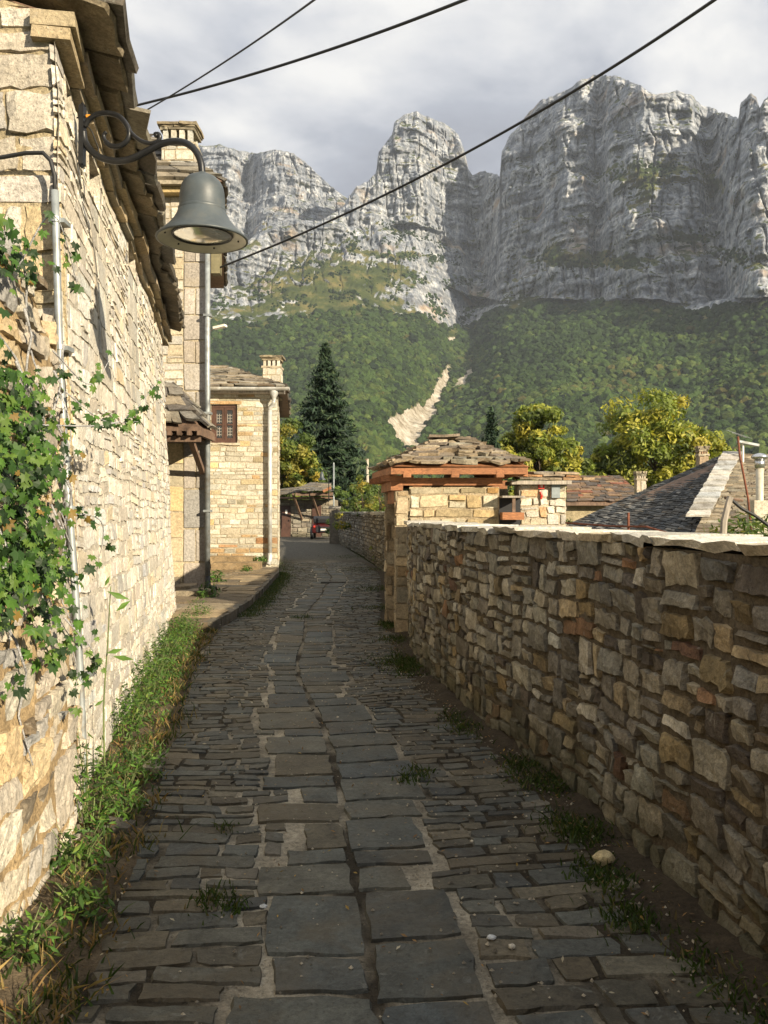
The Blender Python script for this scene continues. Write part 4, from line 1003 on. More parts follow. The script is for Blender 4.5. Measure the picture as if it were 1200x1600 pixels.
m = MB(); m.lathe([(44 * u, zz(360)), (38 * u, zz(345)), (24 * u, zz(325)), (.001, zz(320))], cen, 32); m.build('reflector', M['lampin'], lp, smooth=True)
m = MB(); m.lathe([(.001, zz(361)), (9 * u, zz(358)), (11 * u, zz(345)), (9 * u, zz(325)), (.001, zz(320))], cen, 16); m.build('bulb', M['white'], lp, smooth=True)
m = MB(); m.lathe([(35.6 * u, zz(326)), (37.2 * u, zz(327)), (37.2 * u, zz(331)), (36.5 * u, zz(332))], cen, 48); m.build('shade_collar', M['lamp'], lp, smooth=True)
m = MB()
for k in range(6):
    th = k * 1.047 + .4; c = (cen[0] + 57 * u * math.cos(th), cen[1] + 57 * u * math.sin(th), zz(371.5)); m.tube([c, (c[0], c[1], c[2] + .012)], .005, 6)
m.build('screw', M['iron'], lp)

# ------------------------------------------------------------------ tall house with chimney
PALT = [((.50, .47, .40), 5), ((.44, .41, .35), 4), ((.40, .37, .32), 2), ((.50, .43, .30), 1)]
PALQ = [((.33, .30, .26), 4), ((.37, .33, .28), 3), ((.40, .35, .27), 1)]
th_ = thing('tall_house', 'tall narrow limestone house with slate roof and stone chimney behind the wall lamp', 'house', (-4.6, 16, 0))
TX = -3.30; TY = 15.8; TH = 7.45
fT = pathmap([(-6.6, 15.75), (TX, TY)], 1, 0, 0, smooth=False); LT = fT.L
masonry(th_, fT, LT - 1.75, LT - .42, 2.9, TH, .42, .17, PALT, M['cream_far'], 'course', bulge=.008, recess=.03, rough=.006, gap=.014, warp=.012, dens=.2, nmax=2, seed=7, limit=120)
# long-and-short quoins of greyer ashlar
z = 0.0; k = 0; pcs = []
while z < TH - .05:
    h = rng.uniform(.42, .62) if z > 2.9 else rng.uniform(.45, .75); h = min(h, TH - z); wd = .42 if k % 2 else .42 + rng.uniform(.08, .28) * 0
    for (a, b) in ([(LT - .42, LT + .0)] if k % 2 == 0 else [(LT - .42, LT - .2), (LT - .2, LT)][:1] + [(LT - .2, LT)]):
        q = np.array([(a + .005, z + .005), (b - .002, z + .005), (b - .002, z + h - .005), (a + .005, z + h - .005)]); V, F = stone(fT, q, .014, .05, .002, dens=.2, nmax=2); pcs.append((V, F, pick(PALQ)))
    z += h; k += 1
emit(pcs, 'quoin', M['cream_far'], th_, 60, 8)
masonry(th_, fT, LT - 1.75, LT - .42, .0, 2.9, .62, .42, [((.50, .40, .22), 4), ((.46, .38, .25), 3), ((.52, .44, .29), 2)], M['cream_far'], 'course', bulge=.006, recess=.03, rough=.004, gap=.01, warp=.02, dens=.3, nmax=2, seed=8, limit=60)
backing(th_, fT, 0, LT, 0, TH, -.01, M['mortar'], (.40, .34, .24), du=.5)
fTs = pathmap([(TX, TY), (-4.86, 22.7)], 1, 0, 0, smooth=False)
masonry(th_, fTs, 0, fTs.L, 0, TH, .5, .19, PALT, M['cream_far'], 'course', bulge=.01, recess=.03, rough=.006, gap=.015, dens=.3, nmax=2, seed=9, limit=60)
backing(th_, fTs, 0, fTs.L, 0, TH, -.01, M['mortar'], (.4, .35, .26), du=.8)
bd = MB(); V = [(-6.6, 15.8, 0), (TX - .04, TY + .05, 0), (-4.9, 22.7, 0), (-8, 22.7, 0)]; V = V + [(x, y, TH) for x, y, _ in V]; bd.add(V, BOXF, (.4, .35, .26)); bd.build('house_body', M['mortar'], th_)
m = MB(); m.beam((-6.6, 15.70, TH + .05), (TX + .12, 15.72, TH + .05), .3, .10, (.40, .30, .14)); m.beam((-6.6, 15.62, TH + .14), (TX + .16, 15.64, TH + .14), .38, .07, (.30, .26, .19)); m.build('cornice', M['cream_far'], th_)
zr = TH + .17; PS = [((.17, .155, .13), 3), ((.12, .11, .10), 2), ((.23, .20, .15), 2)]
A = (-7, 15.45, zr); B = (TX + .36, 15.50, zr); Cc = (-4.9, 17.6, zr + 1.75); D = (-7, 17.5, zr + 1.75)
pc = roof_plane(A, B, Cc, D, 9, .42, .055, PS, over=.8, jit=.03); pc += roof_plane(B, (-4.3, 22.9, zr), (-5.4, 21.3, zr + 1.75), Cc, 7, .45, .05, PS, over=.8, jit=.03)
emit(pc, 'roof_slate', M['slate'], th_, 120, 8)
m = MB(); m.add(np.array([A, B, (-4.3, 22.9, zr), (-7, 22.9, zr), D, Cc, (-5.4, 21.3, zr + 1.75), (-7, 21.3, zr + 1.75)]), BOXF, (.1, .09, .08)); m.build('roof_deck', M['oldwood'], th_)
# chimney with smoke openings and capping slabs
def chimney(root, cx_, cy_, z0, w_, d_, zt, pal, slabcol=((.26, .22, .15), 1), rz=0.0, openh=.24, cap=1.25, mat='cream_far', nm='chimney'):
    ch = bpy.data.objects.new(nm, None); C.objects.link(ch); ch.parent = root; ch['_w'] = [cx_, cy_, z0]; ch.location = np.array([cx_, cy_, z0]) - np.array(root['_w'])
    body = zt - openh - .16
    f1 = pathmap([(cx_ - w_ / 2, cy_ - d_ / 2), (cx_ + w_ / 2, cy_ - d_ / 2)], 1, 0, 0, smooth=False); f2 = pathmap([(cx_ + w_ / 2, cy_ - d_ / 2), (cx_ + w_ / 2, cy_ + d_ / 2)], 1, 0, 0, smooth=False)
    for f_, L_ in ((f1, w_), (f2, d_)):
        masonry(ch, f_, 0, L_, z0, body, .32, .2, pal, M[mat], 'course', bulge=.006, recess=.02, rough=.003, gap=.01, warp=0, dens=.3, nmax=2, limit=30)
    MB().box((cx_ - w_ / 2 + .006, cy_ - d_ / 2 + .006, z0 - .3), (cx_ + w_ / 2 - .006, cy_ + d_ / 2, body), (.36, .30, .2)).build('chimney_core', M['mortar'], ch)
    V, F = slab([(cx_ - w_ * .56, cy_ - d_ * .56, body + .05), (cx_ + w_ * .56, cy_ - d_ * .56, body + .05), (cx_ + w_ * .56, cy_ + d_ * .56, body + .05), (cx_ - w_ * .56, cy_ + d_ * .56, body + .05)], .05, .01, sub=4); mk('chimney_slab', V, F, M['cream_far'], ch, tint=(.38, .33, .24))
    z1 = body + .05; z2 = z1 + openh
    for ix in range(4):
        for iy in (0, 1):
            x_ = cx_ - w_ / 2 + w_ * (ix + .5) / 4; y_ = cy_ - d_ / 2 + (d_ * .12 if iy == 0 else d_ * .88); s_ = w_ * (.07 if ix in (0, 3) else .075)
            MB().box((x_ - s_, y_ - d_ * .1, z1), (x_ + s_, y_ + d_ * .1, z2), pick(pal)).build('chimney_pillar', M['cream_far'], ch)
    pcs = []
    for lay, (kk, t_) in enumerate(((1.06, .045), (1.12, .04), (cap, .05))):
        zz_ = z2 + .045 * (lay + 1)
        hw, hd = w_ / 2 * kk, d_ / 2 * kk; sp_ = rng.uniform(-.3, .3) * w_
        for (a, b) in ((-hw, sp_ - .004), (sp_ + .004, hw)) if lay < 2 else ((-hw, hw * .1), (-hw * .35, hw))[0:1] + ((hw * .1 + .006, hw),):
            V, F = slab([(cx_ + a, cy_ - hd, zz_), (cx_ + b, cy_ - hd, zz_), (cx_ + b, cy_ + hd, zz_), (cx_ + a, cy_ + hd, zz_)], t_, .012, sub=3); pcs.append((V, F, pick([slabcol])))
    for V, F, T in pcs: mk('cap_slab', V, F, M['slate'], ch, tint=T)
    return ch
chimney(th_, -3.90, 16.35, zr + .1, .62, .55, 8.93, [((.46, .43, .36), 2), ((.38, .35, .29), 1)], cap=1.22)
# downpipes
dp = MB(); dp.tube([(TX + .05, 15.68, .38), (TX + .05, 15.68, 7.55)], .05, 10)
gp = thing('drainpipe', 'tall grey zinc drainpipe down the corner of the tall house', 'pipe', (TX + .05, 15.68, .15)); dp.build('downpipe', M['zinc'], gp, smooth=True)
m = MB(); m.tube([(TX + .05, 15.68, .42), (TX + .05, 15.68, .30), (TX + .09, 15.62, .22), (TX + .22, 15.55, .19)], .052, 10); m.build('outlet', M['blackplastic'], gp, smooth=True)
for z in (1.6, 3.4, 5.2, 6.8): MB().box((TX - .02, 15.62, z), (TX + .12, 15.78, z + .04)).build('bracket', M['zinc'], gp)
sp_ = thing('storage_box', 'small olive wooden box high on the tall house corner below the lamp', 'box', (TX + .17, 15.9, 6.2)); MB().box((TX + .10, 15.75, 6.02), (TX + .26, 15.95, 6.52)).build('box_body', plain('olive_box_paint', (.16, .14, .075), .7), sp_)
MB().box((TX + .08, 15.73, 6.522), (TX + .28, 15.97, 6.55)).build('box_lid', plain('box_lid_paint', (.10, .09, .06), .7), sp_)
# small street light on the far side
sl = thing('street_light', 'small pale street light head on thin arm above the far house roof', 'lamp', (-4.6, 22.2, 6.2))
m = MB(); m.tube([(-4.72, 22.3, 6.2), (-4.5, 22.2, 6.34), (-4.40, 22.15, 6.38)], .018, 6); m.build('arm', M['zinc'], sl, smooth=True)
m = MB(); m.beam((-4.42, 22.15, 6.38), (-4.10, 22.05, 6.43), .15, .06); m.build('lamp_head', M['white'], sl)

# slate canopy over the door between the two houses
cn = thing('door_canopy', 'small slate canopy on dark timber brackets between the long house and tall house', 'canopy', (-3.7, 14.9, 2.9))
hz = lambda py, y: 1.6 + (800 - py) / PX * y
P0 = np.array([-4.6, 14.35, hz(612, 14.35)]); P1 = np.array([-3.42, 14.35, hz(667, 14.35)]); P2 = np.array([-3.26, 15.65, hz(662, 15.65)]); P3 = np.array([-4.7, 15.65, hz(600, 15.65)])
P1 = np.array([-3.12, 14.5, hz(664, 14.5)]); P0 = np.array([-4.7, 14.5, hz(664, 14.5)]); R0 = np.array([-4.7, 15.7, hz(592, 15.7)]); R1 = np.array([-3.9, 15.7, hz(600, 15.7)]); P2 = np.array([-3.12, 15.7, hz(664, 14.5)])
pc = roof_plane(P0, P1, R1, R0, 5, .38, .045, PS, over=.9, jit=.04) + roof_plane(P1, P2, R1 + [0, .01, 0], R1, 5, .34, .045, PS, over=.9, jit=.04)
emit(pc, 'roof_slate', M['slate'], cn, 60, 6)
m = MB(); dz = np.array([0, 0, -.05]); m.add(np.array([P0 + dz * 2, P1 + dz * 2, P2 + dz * 2, (-4.7, 15.7, P0[2] - .1), P0 + dz, P1 + dz, P2 + dz, (-4.7, 15.7, P0[2] - .05)]), BOXF, (.1, .06, .04)); m.add(np.array([P0 + dz, P1 + dz, P2 + dz, R1 + dz, R0 + dz]), [[0, 1, 3, 4], [1, 2, 3]], (.1, .06, .04)); m.build('canopy_deck', M['oldwood'], cn)
for x in np.arange(-4.5, -3.1, .17): MB().beam((x, 14.42, P0[2] - .14), (x, 15.7, P0[2] - .14), .06, .08).build('rafter', M['oldwood'], cn)
for x in (-4.2, -3.35): MB().beam((x, 15.72, P0[2] - .75), (x, 14.7, P0[2] - .2), .09, .09).build('bracket', M['oldwood'], cn)
MB().beam((-4.7, 14.62, P0[2] - .23), (-3.15, 14.62, P0[2] - .23), .1, .1).build('front_beam', M['oldwood'], cn)
# doorstep stones
for (x, y, a, b, h) in ((-3.75, 15.2, .35, .3, .3), (-3.3, 14.9, .3, .26, .24), (-4.2, 15.0, .5, .5, .42), (-3.55, 14.2, .28, .3, .12)):
    V, F = slab([(x - a, y - b, h), (x + a, y - b, h), (x + a, y + b, h), (x - a, y + b, h)], h, .02, sub=3)
    o = mk('doorstep_block', V, F, M['slate'], None, tint=(.24, .2, .14))
    tag(o, {.3: 'squared stone block at the foot of the tall house corner', .24: 'low stone block just in front of the tall house corner', .42: 'largest stone step under the slate canopy', .12: 'thin flat step nearest the end of the long house'}[h], 'stone block')

# ------------------------------------------------------------------ far cream house facing the camera
fh = thing('stone_house', 'sunlit cream coursed stone house with brown window and white downpipe at the bend', 'house', (-3.8, 23, 0))
FX = -2.86; FY = 22.9; EH = 4.78
fS = pathmap([(-5.6, 22.85), (FX, FY)], 1, 0, 0, smooth=False); LS = fS.L; ux = lambda px: (px - 600) / PX * FY + 5.6
wh = (ux(330), ux(371), 1.6 + (800 - 692) / PX * FY, 1.6 + (800 - 632) / PX * FY)
PALF = [((.47, .44, .36), 7), ((.42, .39, .31), 5), ((.38, .345, .27), 3), ((.30, .26, .17), 1.2), ((.37, .25, .13), .8), ((.32, .18, .09), .4), ((.45, .36, .20), 1)]
masonry(fh, fS, LS - 1.95, LS, 0.02, 1.0, .40, .14, PALF[:4] + [((.37, .25, .13), 3), ((.32, .18, .09), 1.2)], M['cream_far'], 'course', bulge=.008, recess=.02, rough=.006, gap=.016, warp=.01, dens=.4, nmax=1, seed=10, limit=90, split=0)
masonry(fh, fS, LS - 1.95, LS, 1.0, EH, .34, .125, PALF, M['cream_far'], 'course', bulge=.004, recess=.015, rough=.003, gap=.012, warp=.03, dens=.25, nmax=2, seed=11, limit=210, holes=[wh], split=.04)
backing(fh, fS, 0, LS, 0, EH, -.008, M['mortar'], (.38, .33, .24), du=.4, holes=[wh], hd=.16)
fS2 = pathmap([(FX, FY), (-3.62, 29.5)], 1, 0, 0, smooth=False)
backing(fh, fS2, 0, fS2.L, 0, EH, -.0, M['mortar'], (.36, .32, .24), du=.6); masonry(fh, fS2, 0, fS2.L, 0, EH, .5, .2, PALF, M['cream_far'], 'course', bulge=.012, recess=.02, rough=.004, gap=.016, warp=0, dens=.5, nmax=1, limit=0, rest='side_stonework')
bd = MB(); V = [(-9, 23.09, 0), (FX - .1, 23.14, 0), (-3.72, 29.4, 0), (-9, 29.4, 0)]; V = V + [(x, y, EH) for x, y, _ in V]; bd.add(V, BOXF, (.3, .27, .2)); bd.build('house_body', M['mortar'], fh)
# window with two leaves
def P_(px, py, dy=0): return at(px, py, FY + dy)
wn = MB(); x0_, x1_ = -5.6 + wh[0], -5.6 + wh[1]; z0_, z1_ = wh[2], wh[3]; yw = 22.93
for a, b in (((x0_, yw, z0_), (x0_ + .07, yw + .08, z1_)), ((x1_ - .07, yw, z0_), (x1_, yw + .08, z1_)), ((x0_ + .07, yw, z1_ - .08), (x1_ - .07, yw + .08, z1_)), ((x0_ + .07, yw, z0_), (x1_ - .07, yw + .08, z0_ + .07))): wn.box(a, b)
wf_ = wn.build('window', M['brownwood'], fh)
xm = (x0_ + x1_) / 2
for a, b in ((x0_ + .07, xm - .003), (xm + .003, x1_ - .07)):
    m = MB(); s_ = .065
    m.box((a, yw + .012, z0_ + .07), (a + s_, yw + .06, z1_ - .08)); m.box((b - s_, yw + .012, z0_ + .07), (b, yw + .06, z1_ - .08)); m.box((a + s_, yw + .012, z1_ - .08 - s_), (b - s_, yw + .06, z1_ - .08)); m.box((a + s_, yw + .012, z0_ + .07), (b - s_, yw + .06, z0_ + .07 + s_))
    zm = (z0_ + z1_) / 2 - .02
    m.box((a + s_, yw + .015, zm - .018), (b - s_, yw + .055, zm + .018)); m.build('sash', M['brownwood'], wf_)
    MB().box((a + .03, yw + .035, z0_ + .09), (b - .03, yw + .04, z1_ - .1)).build('pane', M['glassy'], wf_)
    g = MB(); cxm = (a + b) / 2      # pale lattice inset of the lower pane
    for zc in (zm - .19, zm + .17):
        for dx in (-.065, 0, .065): g.box((cxm + dx - .008, yw + .028, zc - .12), (cxm + dx + .008, yw + .033, zc + .12))
        for dz_ in (-.08, 0, .08): g.box((cxm - .075, yw + .026, zc + dz_ - .007), (cxm + .075, yw + .0275, zc + dz_ + .007))
    g.build('lace_curtain', M['curtain'], wf_)
V, F = slab([(x0_ - .12, FY - .06, z0_ - .002), (x1_ + .08, FY - .06, z0_ - .002), (x1_ + .08, FY + .1, z0_ - .002), (x0_ - .12, FY + .1, z0_ - .002)], .05, .008, sub=4); mk('sill', V, F, M['cream_far'], fh, tint=(.42, .37, .28))
V, F = slab([(x0_ - .2, FY - .035, z1_ + .085), (x1_ + .12, FY - .035, z1_ + .085), (x1_ + .12, FY + .1, z1_ + .085), (x0_ - .2, FY + .1, z1_ + .085)], .08, .006, sub=4); mk('lintel', V, F, M['cream_far'], fh, tint=(.40, .26, .13))
# roof, chimney, gutter
ze = EH + .12
A = (-6.4, 22.55, ze); B = (FX + .28, 22.6, ze); Cc = (-4.75, 25.2, ze + 1.0); D = (-6.4, 25.1, ze + 1.0)
pc = roof_plane(A, B, Cc, D, 11, .45, .045, [((.26, .23, .18), 3), ((.17, .15, .125), 2), ((.34, .31, .25), 2), ((.23, .17, .11), 1)], over=.7, jit=.04) + roof_plane(B, (FX - .45, 29.8, ze), (-5.0, 27.8, ze + 1.0), Cc, 9, .5, .05, PS, over=.7, jit=.04)
emit(pc, 'roof_slate', M['slate'], fh, 150, 7)
m = MB(); m.add(np.array([A, B, (FX - .45, 29.8, ze), (-9.3, 29.8, ze), D, Cc, (-5.0, 27.8, ze + 1.0), (-6.4, 27.8, ze + 1.0)]), BOXF, (.1, .09, .08)); m.build('roof_deck', M['oldwood'], fh)
m = MB(); m.box((-6.4, 22.62, EH - .02), (FX + .2, 22.9, EH + .10), (.3, .28, .22)); m.build('eave_board', M['greywood'], fh)
def gutter(root, p, q, r):
    p = Vector(p); q = Vector(q); d = (q - p).normalized(); s_ = d.cross(Vector((0, 0, 1))); V = []; F = []; n = 9
    for rr in (r, r * .86):
        for e in (p, q):
            for k in range(n): th = math.pi * k / (n - 1); V.append(e + s_ * math.cos(th) * rr - Vector((0, 0, 1)) * math.sin(th) * rr)
    for k in range(n - 1): F += [[k, k + 1, n + k + 1, n + k], [2 * n + k, 3 * n + k, 3 * n + k + 1, 2 * n + k + 1], [k, 2 * n + k, 2 * n + k + 1, k + 1], [n + k, n + k + 1, 3 * n + k + 1, 3 * n + k]]
    F += [[0, n, 3 * n, 2 * n], [n - 1, 3 * n - 1, 4 * n - 1, 2 * n - 1]]
    return MB().add([tuple(v) for v in V], F).build('gutter', M['whitepipe'], root)
gutter(fh, (-6.4, 22.50, ze - .0), (FX + .36, 22.54, ze - .0), .085)
m = MB(); xg = -3.02; m.lathe([(.12, ze - .02), (.11, ze - .16), (.06, ze - .26), (.05, ze - .34)], (xg + .1, 22.62, 0), 12); m.tube([(xg + .1, 22.62, ze - .3), (xg + .08, 22.66, ze - .42), (xg - .03, 22.76, ze - .5), (xg - .03, 22.76, ze - .62)], .05, 10); m.tube([(xg - .03, 22.76, ze - .58), (xg - .03, 22.76, .5)], .055, 10); m.tube([(xg - .03, 22.76, .5), (xg - .03, 22.76, .34), (xg - .06, 22.68, .2)], .06, 10)
m.build('downpipe', M['whitepipe'], fh, smooth=True)
m = MB(); m.tube([(-3.2 + .0, 22.75, 1.9)] * 1 + [(-3.2, 22.75, 1.95)], .01, 6)
chimney(fh, -3.22, 24.6, ze + .25, .52, .5, 6.05, [((.50, .46, .38), 3), ((.44, .39, .30), 1)], openh=.16, cap=1.3)
for (x, y, w_, d_, h) in ((-4.15, 22.3, .75, .3, .34), (-3.75, 21.7, .6, .3, .22)):
    V, F = slab([(x - w_, y - d_, h + .1), (x + w_, y - d_, h + .1), (x + w_, y + d_, h + .1), (x - w_, y + d_, h + .1)], h, .02, sub=4)
    o = mk('stone_step', V, F, M['slate'], None, tint=(.25, .18, .10)); tag(o, 'upper long flat stone step against the sunlit stone house' if h > .3 else 'lower flat stone step lying on the flagstone terrace', 'step')

# ------------------------------------------------------------------ timber and slate gate in the right wall
gt = thing('wall_gate', 'stone gateway with orange timbers and layered slate pyramid roof beside the lane', 'gate', (1.0, 11.8, 0))
PALG = [((.44, .38, .26), 4), ((.47, .42, .31), 3), ((.38, .31, .19), 2), ((.40, .25, .10), 1.1), ((.48, .36, .19), 1)]
GX0, GX1, GY0, GY1, GZ = .335, 1.52, 11.22, 12.45, 1.95
fg = pathmap([(GX0, GY0), (GX1, GY0)], 1, 0, 0, smooth=False)
masonry(gt, fg, 0, fg.L, 0, 1.93, .34, .145, PALG, M['cream_far'], 'course', bulge=.016, recess=.04, rough=.01, gap=.014, warp=.02, dens=.1, nmax=4, seed=12, limit=80, split=.1)
backing(gt, fg, 0, fg.L, 0, 1.93, -.008, M['mortar'], (.36, .29, .19), du=.2)
MB().box((GX0 + .012, GY0 + .012, 0), (GX1, GY0 + .36, 1.93), (.34, .28, .18)).build('gate_wall', M['mortar'], gt)
# jamb seen from the lane and the far jamb
def pillar(root, x0, x1, y0, y1, h, pal, nm='pillar', seed=0, hm=.19, z0=0., mat='cream_far', wm=.3):
    po = bpy.data.objects.new(nm, None); C.objects.link(po); po.parent = root; po['_w'] = [x0, y0, z0]; po.location = np.array([x0, y0, z0]) - np.array(root['_w'])
    for pts in (((x0, y0), (x1, y0)), ((x0, y1), (x0, y0)), ((x1, y0), (x1, y1))):
        f_ = pathmap(list(pts), 1, 0, 0, smooth=False)
        masonry(po, f_, 0, f_.L, z0, h, wm, hm, pal, M[mat], 'course', bulge=.010, recess=.03, rough=.006, gap=.012, warp=.0, dens=.15, nmax=3, limit=60, split=0)
    MB().box((x0 + .01, y0 + .01, z0), (x1 - .01, y1 - .01, h), (.33, .27, .18)).build('mortar', M['mortar'], po); return po
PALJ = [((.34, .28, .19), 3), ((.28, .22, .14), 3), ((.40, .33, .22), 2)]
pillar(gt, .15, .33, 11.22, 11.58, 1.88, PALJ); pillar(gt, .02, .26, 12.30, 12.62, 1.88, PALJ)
# far and right walls of the gate house
MB().box((.27, 12.32, 0), (1.8, 12.6, 1.93), (.3, .25, .17)).build('gate_wall', M['mortar'], gt)
MB().box((.36, 11.62, 0), (.42, 12.28, 1.7)).build('door_leaf', M['oldwood'], gt)
# timbers
T1 = MB
MB().beam((.02, 11.22, 1.965), (.02, 11.22, 1.965001 + .0), .01, .01) if False else None
for nm, p, q, w_, h_ in (('wall_plate', (.20, 11.28, 2.00), (1.56, 11.28, 2.00), .14, .10), ('wall_plate', (.17, 11.20, 1.945), (.04, 12.66, 1.945), .16, .12), ('lintel', (.25, 11.34, 1.80), (.13, 12.5, 1.80), .2, .17), ('wall_plate', (.05, 12.5, 2.0), (1.8, 12.5, 2.0), .14, .12),
                         ('eave_beam', (.12, 11.02, 2.13), (1.84, 11.02, 2.13), .09, .085), ('eave_beam', (.14, 10.98, 2.132), (-.13, 12.72, 2.132), .10, .09), ('corner_beam', (1.25, 11.5, 2.125), (1.84, 11.06, 2.125), .13, .12), ('eave_beam', (1.80, 11.08, 2.13), (1.74, 12.7, 2.13), .09, .085), ('post', (.44, 11.29, 1.86), (.44, 11.29, 1.94), .12, .1)):
    pass
    MB().beam(p, q, w_, h_, up=(0, 0, 1) if abs(p[2] - q[2]) < .05 else (0, 1, 0)).build(nm, M['timber'], gt)
for x in (.30, .92, 1.5): MB().beam((x, 10.97, 2.045 + .045), (x, 12.4, 2.09), .10, .085).build('rafter', M['timber'], gt)
for y in np.arange(11.2, 12.7, .19): xx = .12 - (y - 11) * .155; MB().beam((xx - .10, y, 2.045), (xx + .3, y, 2.045), .06, .075).build('rafter', M['timber'], gt)
E0 = np.array([.13, 10.93, 2.185]); E1 = np.array([1.88, 10.97, 2.185]); E2 = np.array([1.82, 12.85, 2.185]); E3 = np.array([-.17, 12.80, 2.185]); K0 = np.array([.80, 11.85, 2.59]); K1 = np.array([1.08, 11.87, 2.59])
PG = [((.33, .26, .17), 4), ((.26, .21, .15), 4), ((.40, .33, .23), 2), ((.18, .15, .12), 3), ((.24, .22, .17), 2)]
pc = []
for a, b, c, d, s_ in ((E0, E1, K1, K0, .24), (E3, E0, K0, K0 + [0, .01, 0], .22), (E1, E2, K1 + [0, .01, 0], K1, .24), (E2, E3, K0, K1, .3)): pc += roof_plane(a, b, c, d, 9, s_, .044, PG, over=.9, jit=.035)
pc.append((*slab([(.62, 11.66, 2.665), (1.02, 11.64, 2.67), (1.04, 12.0, 2.67), (.62, 12.0, 2.665)], .03, .02), np.array([.25, .2, .15]))); pc.append((*slab([(.98, 11.68, 2.63), (1.28, 11.7, 2.62), (1.28, 12.02, 2.62), (.98, 12.0, 2.635)], .03, .02), np.array([.16, .13, .1])))
emit(pc, 'roof_slate', M['slate'], gt, 260, 6)
m = MB(); dz = np.array([0, 0, .012]); m.add(np.array([E0, E1, E2, E3, K0 - dz, K1 - dz]), [[0, 3, 2, 1], [0, 1, 5, 4], [1, 2, 5], [2, 3, 4, 5], [3, 0, 4]], (.15, .08, .04)); m.build('roof_deck', M['timber'], gt)
# low window-like gap with a board and sill right of the gate
for nm, a, b, mt in (('shelf_board', (1.53, 10.98, 1.785), (1.82, 11.3, 1.81), 'greywood'), ('shelf_sill', (1.53, 10.98, 1.50), (1.81, 11.25, 1.595), 'timber'), ('shelf_back', (1.53, 11.305, 1.4), (1.81, 11.34, 1.8), 'blackplastic'), ('shelf_post', (1.66, 11.0, 1.6), (1.70, 11.05, 1.783), 'oldwood')):
    MB().box(a, b).build(nm, M[mt], gt)

# pillar with number plate and meter box
pt = thing('meter_pillar', 'short white stone pillar with slate cap, grey meter box and small red house number', 'pillar', (2.1, 11.4, 0))
PX0, PX1, PY0 = 1.815, 2.435, 11.35
f_ = pathmap([(PX0, PY0), (PX1, PY0)], 1, 0, 0, smooth=False); PW = [((.54, .50, .43), 4), ((.48, .45, .39), 3), ((.50, .33, .18), .6), ((.52, .46, .34), 1)]
PT_ = 1.965
masonry(pt, f_, 0, f_.L, 0, PT_, .17, .11, PW, M['cream'], 'rubble', bulge=.012, recess=.03, rough=.008, gap=.014, warp=.02, dens=.07, nmax=4, seed=14, limit=90)
f2_ = pathmap([(PX0, PY0 + .45), (PX0, PY0)], 1, 0, 0, smooth=False); masonry(pt, f2_, 0, f2_.L, 0, PT_, .2, .14, PW[:3] + [((.45, .22, .12), 1)], M['cream'], 'rubble', bulge=.012, recess=.03, rough=.006, gap=.014, warp=.0, dens=.1, nmax=3, limit=40)
MB().box((PX0 + .008, PY0 + .008, 0), (PX1 - .008, PY0 + .45, PT_), (.45, .38, .28)).build('mortar', M['mortar'], pt)
MB().box((PX0 - .13, PY0 - .13, PT_ + .0), (PX1 + .04, PY0 + .5, PT_ + .05), (.36, .31, .22)).build('cap_board', M['greywood'], pt)
V, F = slab([(PX0 - .02, PY0 - .12, PT_ + .05), (PX1 + .2, PY0 - .12, PT_ + .03), (PX1 + .2, PY0 + .5, PT_ + .04), (PX0 - .02, PY0 + .5, PT_ + .05)], .04, .02, sub=5); V[:, 2] += .045; 
pcs = []
for lay in range(3):
    x = PX0 - .02 + .1 * lay
    while x < PX1 + .2 - .13 * lay:
        wd = rng.uniform(.16, .34); z = PT_ + .096 + .038 * lay - .012 * max(0, x - PX0); V, F = slab([(x, PY0 - .14 + .07 * lay, z), (x + wd - .01, PY0 - .14 + .07 * lay, z - .005), (x + wd - .01, PY0 + .5, z + .03), (x, PY0 + .5, z + .03)], .032, .014); pcs.append((V, F, pick([((.36, .27, .18), 2), ((.25, .21, .16), 2), ((.42, .24, .12), .6)]))); x += wd
emit(pcs, 'roof_slate', M['slate'], pt, 30, 4)
px2 = lambda px, y=PY0: (px - 600) / PX * y
mbx = MB(); mbx.box((px2(861), PY0 - .05, hz(778, PY0)), (px2(874), PY0 - .012, hz(757, PY0))); mbx.build('meter_box', M['enamel'], pt)
sg = MB(); sg.box((px2(840.5), PY0 - .035, hz(764, PY0)), (px2(850), PY0 - .02, hz(755.5, PY0))); sgn = sg.build('number_plate', M['redsign'], pt)
m = MB(); zc = hz(759.5, PY0); xc = px2(845); yy = PY0 - .037
m.box((xc - .022, yy - .002, zc - .004), (xc + .006, yy, zc + .004)); m.box((xc - .006, yy - .004, zc - .02), (xc + .001, yy - .0022, zc + .02)); m.box((xc + .010, yy - .002, zc - .02), (xc + .018, yy, zc + .02)); m.build('numeral', M['white'], sgn)
m = MB(); m.tube([(px2(844), PY0 - .02, hz(768, PY0)), (px2(846), PY0 - .021, hz(774, PY0)), (px2(845), PY0 - .02, hz(780, PY0))], [.018, .02, .012], 8); m.build('red_mark', M['redsign'], pt)

# ------------------------------------------------------------------ slate roofed houses below the wall on the right
def hipped(label, eL, eR, rL, rR, n, wm, th, pal, h0, limit, extra=None, wallcol=(.33, .27, .17), name='slate_house'):
    root = thing(name, label, 'house', ((eL[0] + eR[0]) / 2, (eL[1] + eR[1]) / 2 + 2, h0)); return root
sh_ = thing('slate_house', 'house half hidden below the wall with broad dark slate hipped roof and pale ridge stones', 'house', (7, 19, -2.2))
def W(px, py, y): return at(px, py, y)
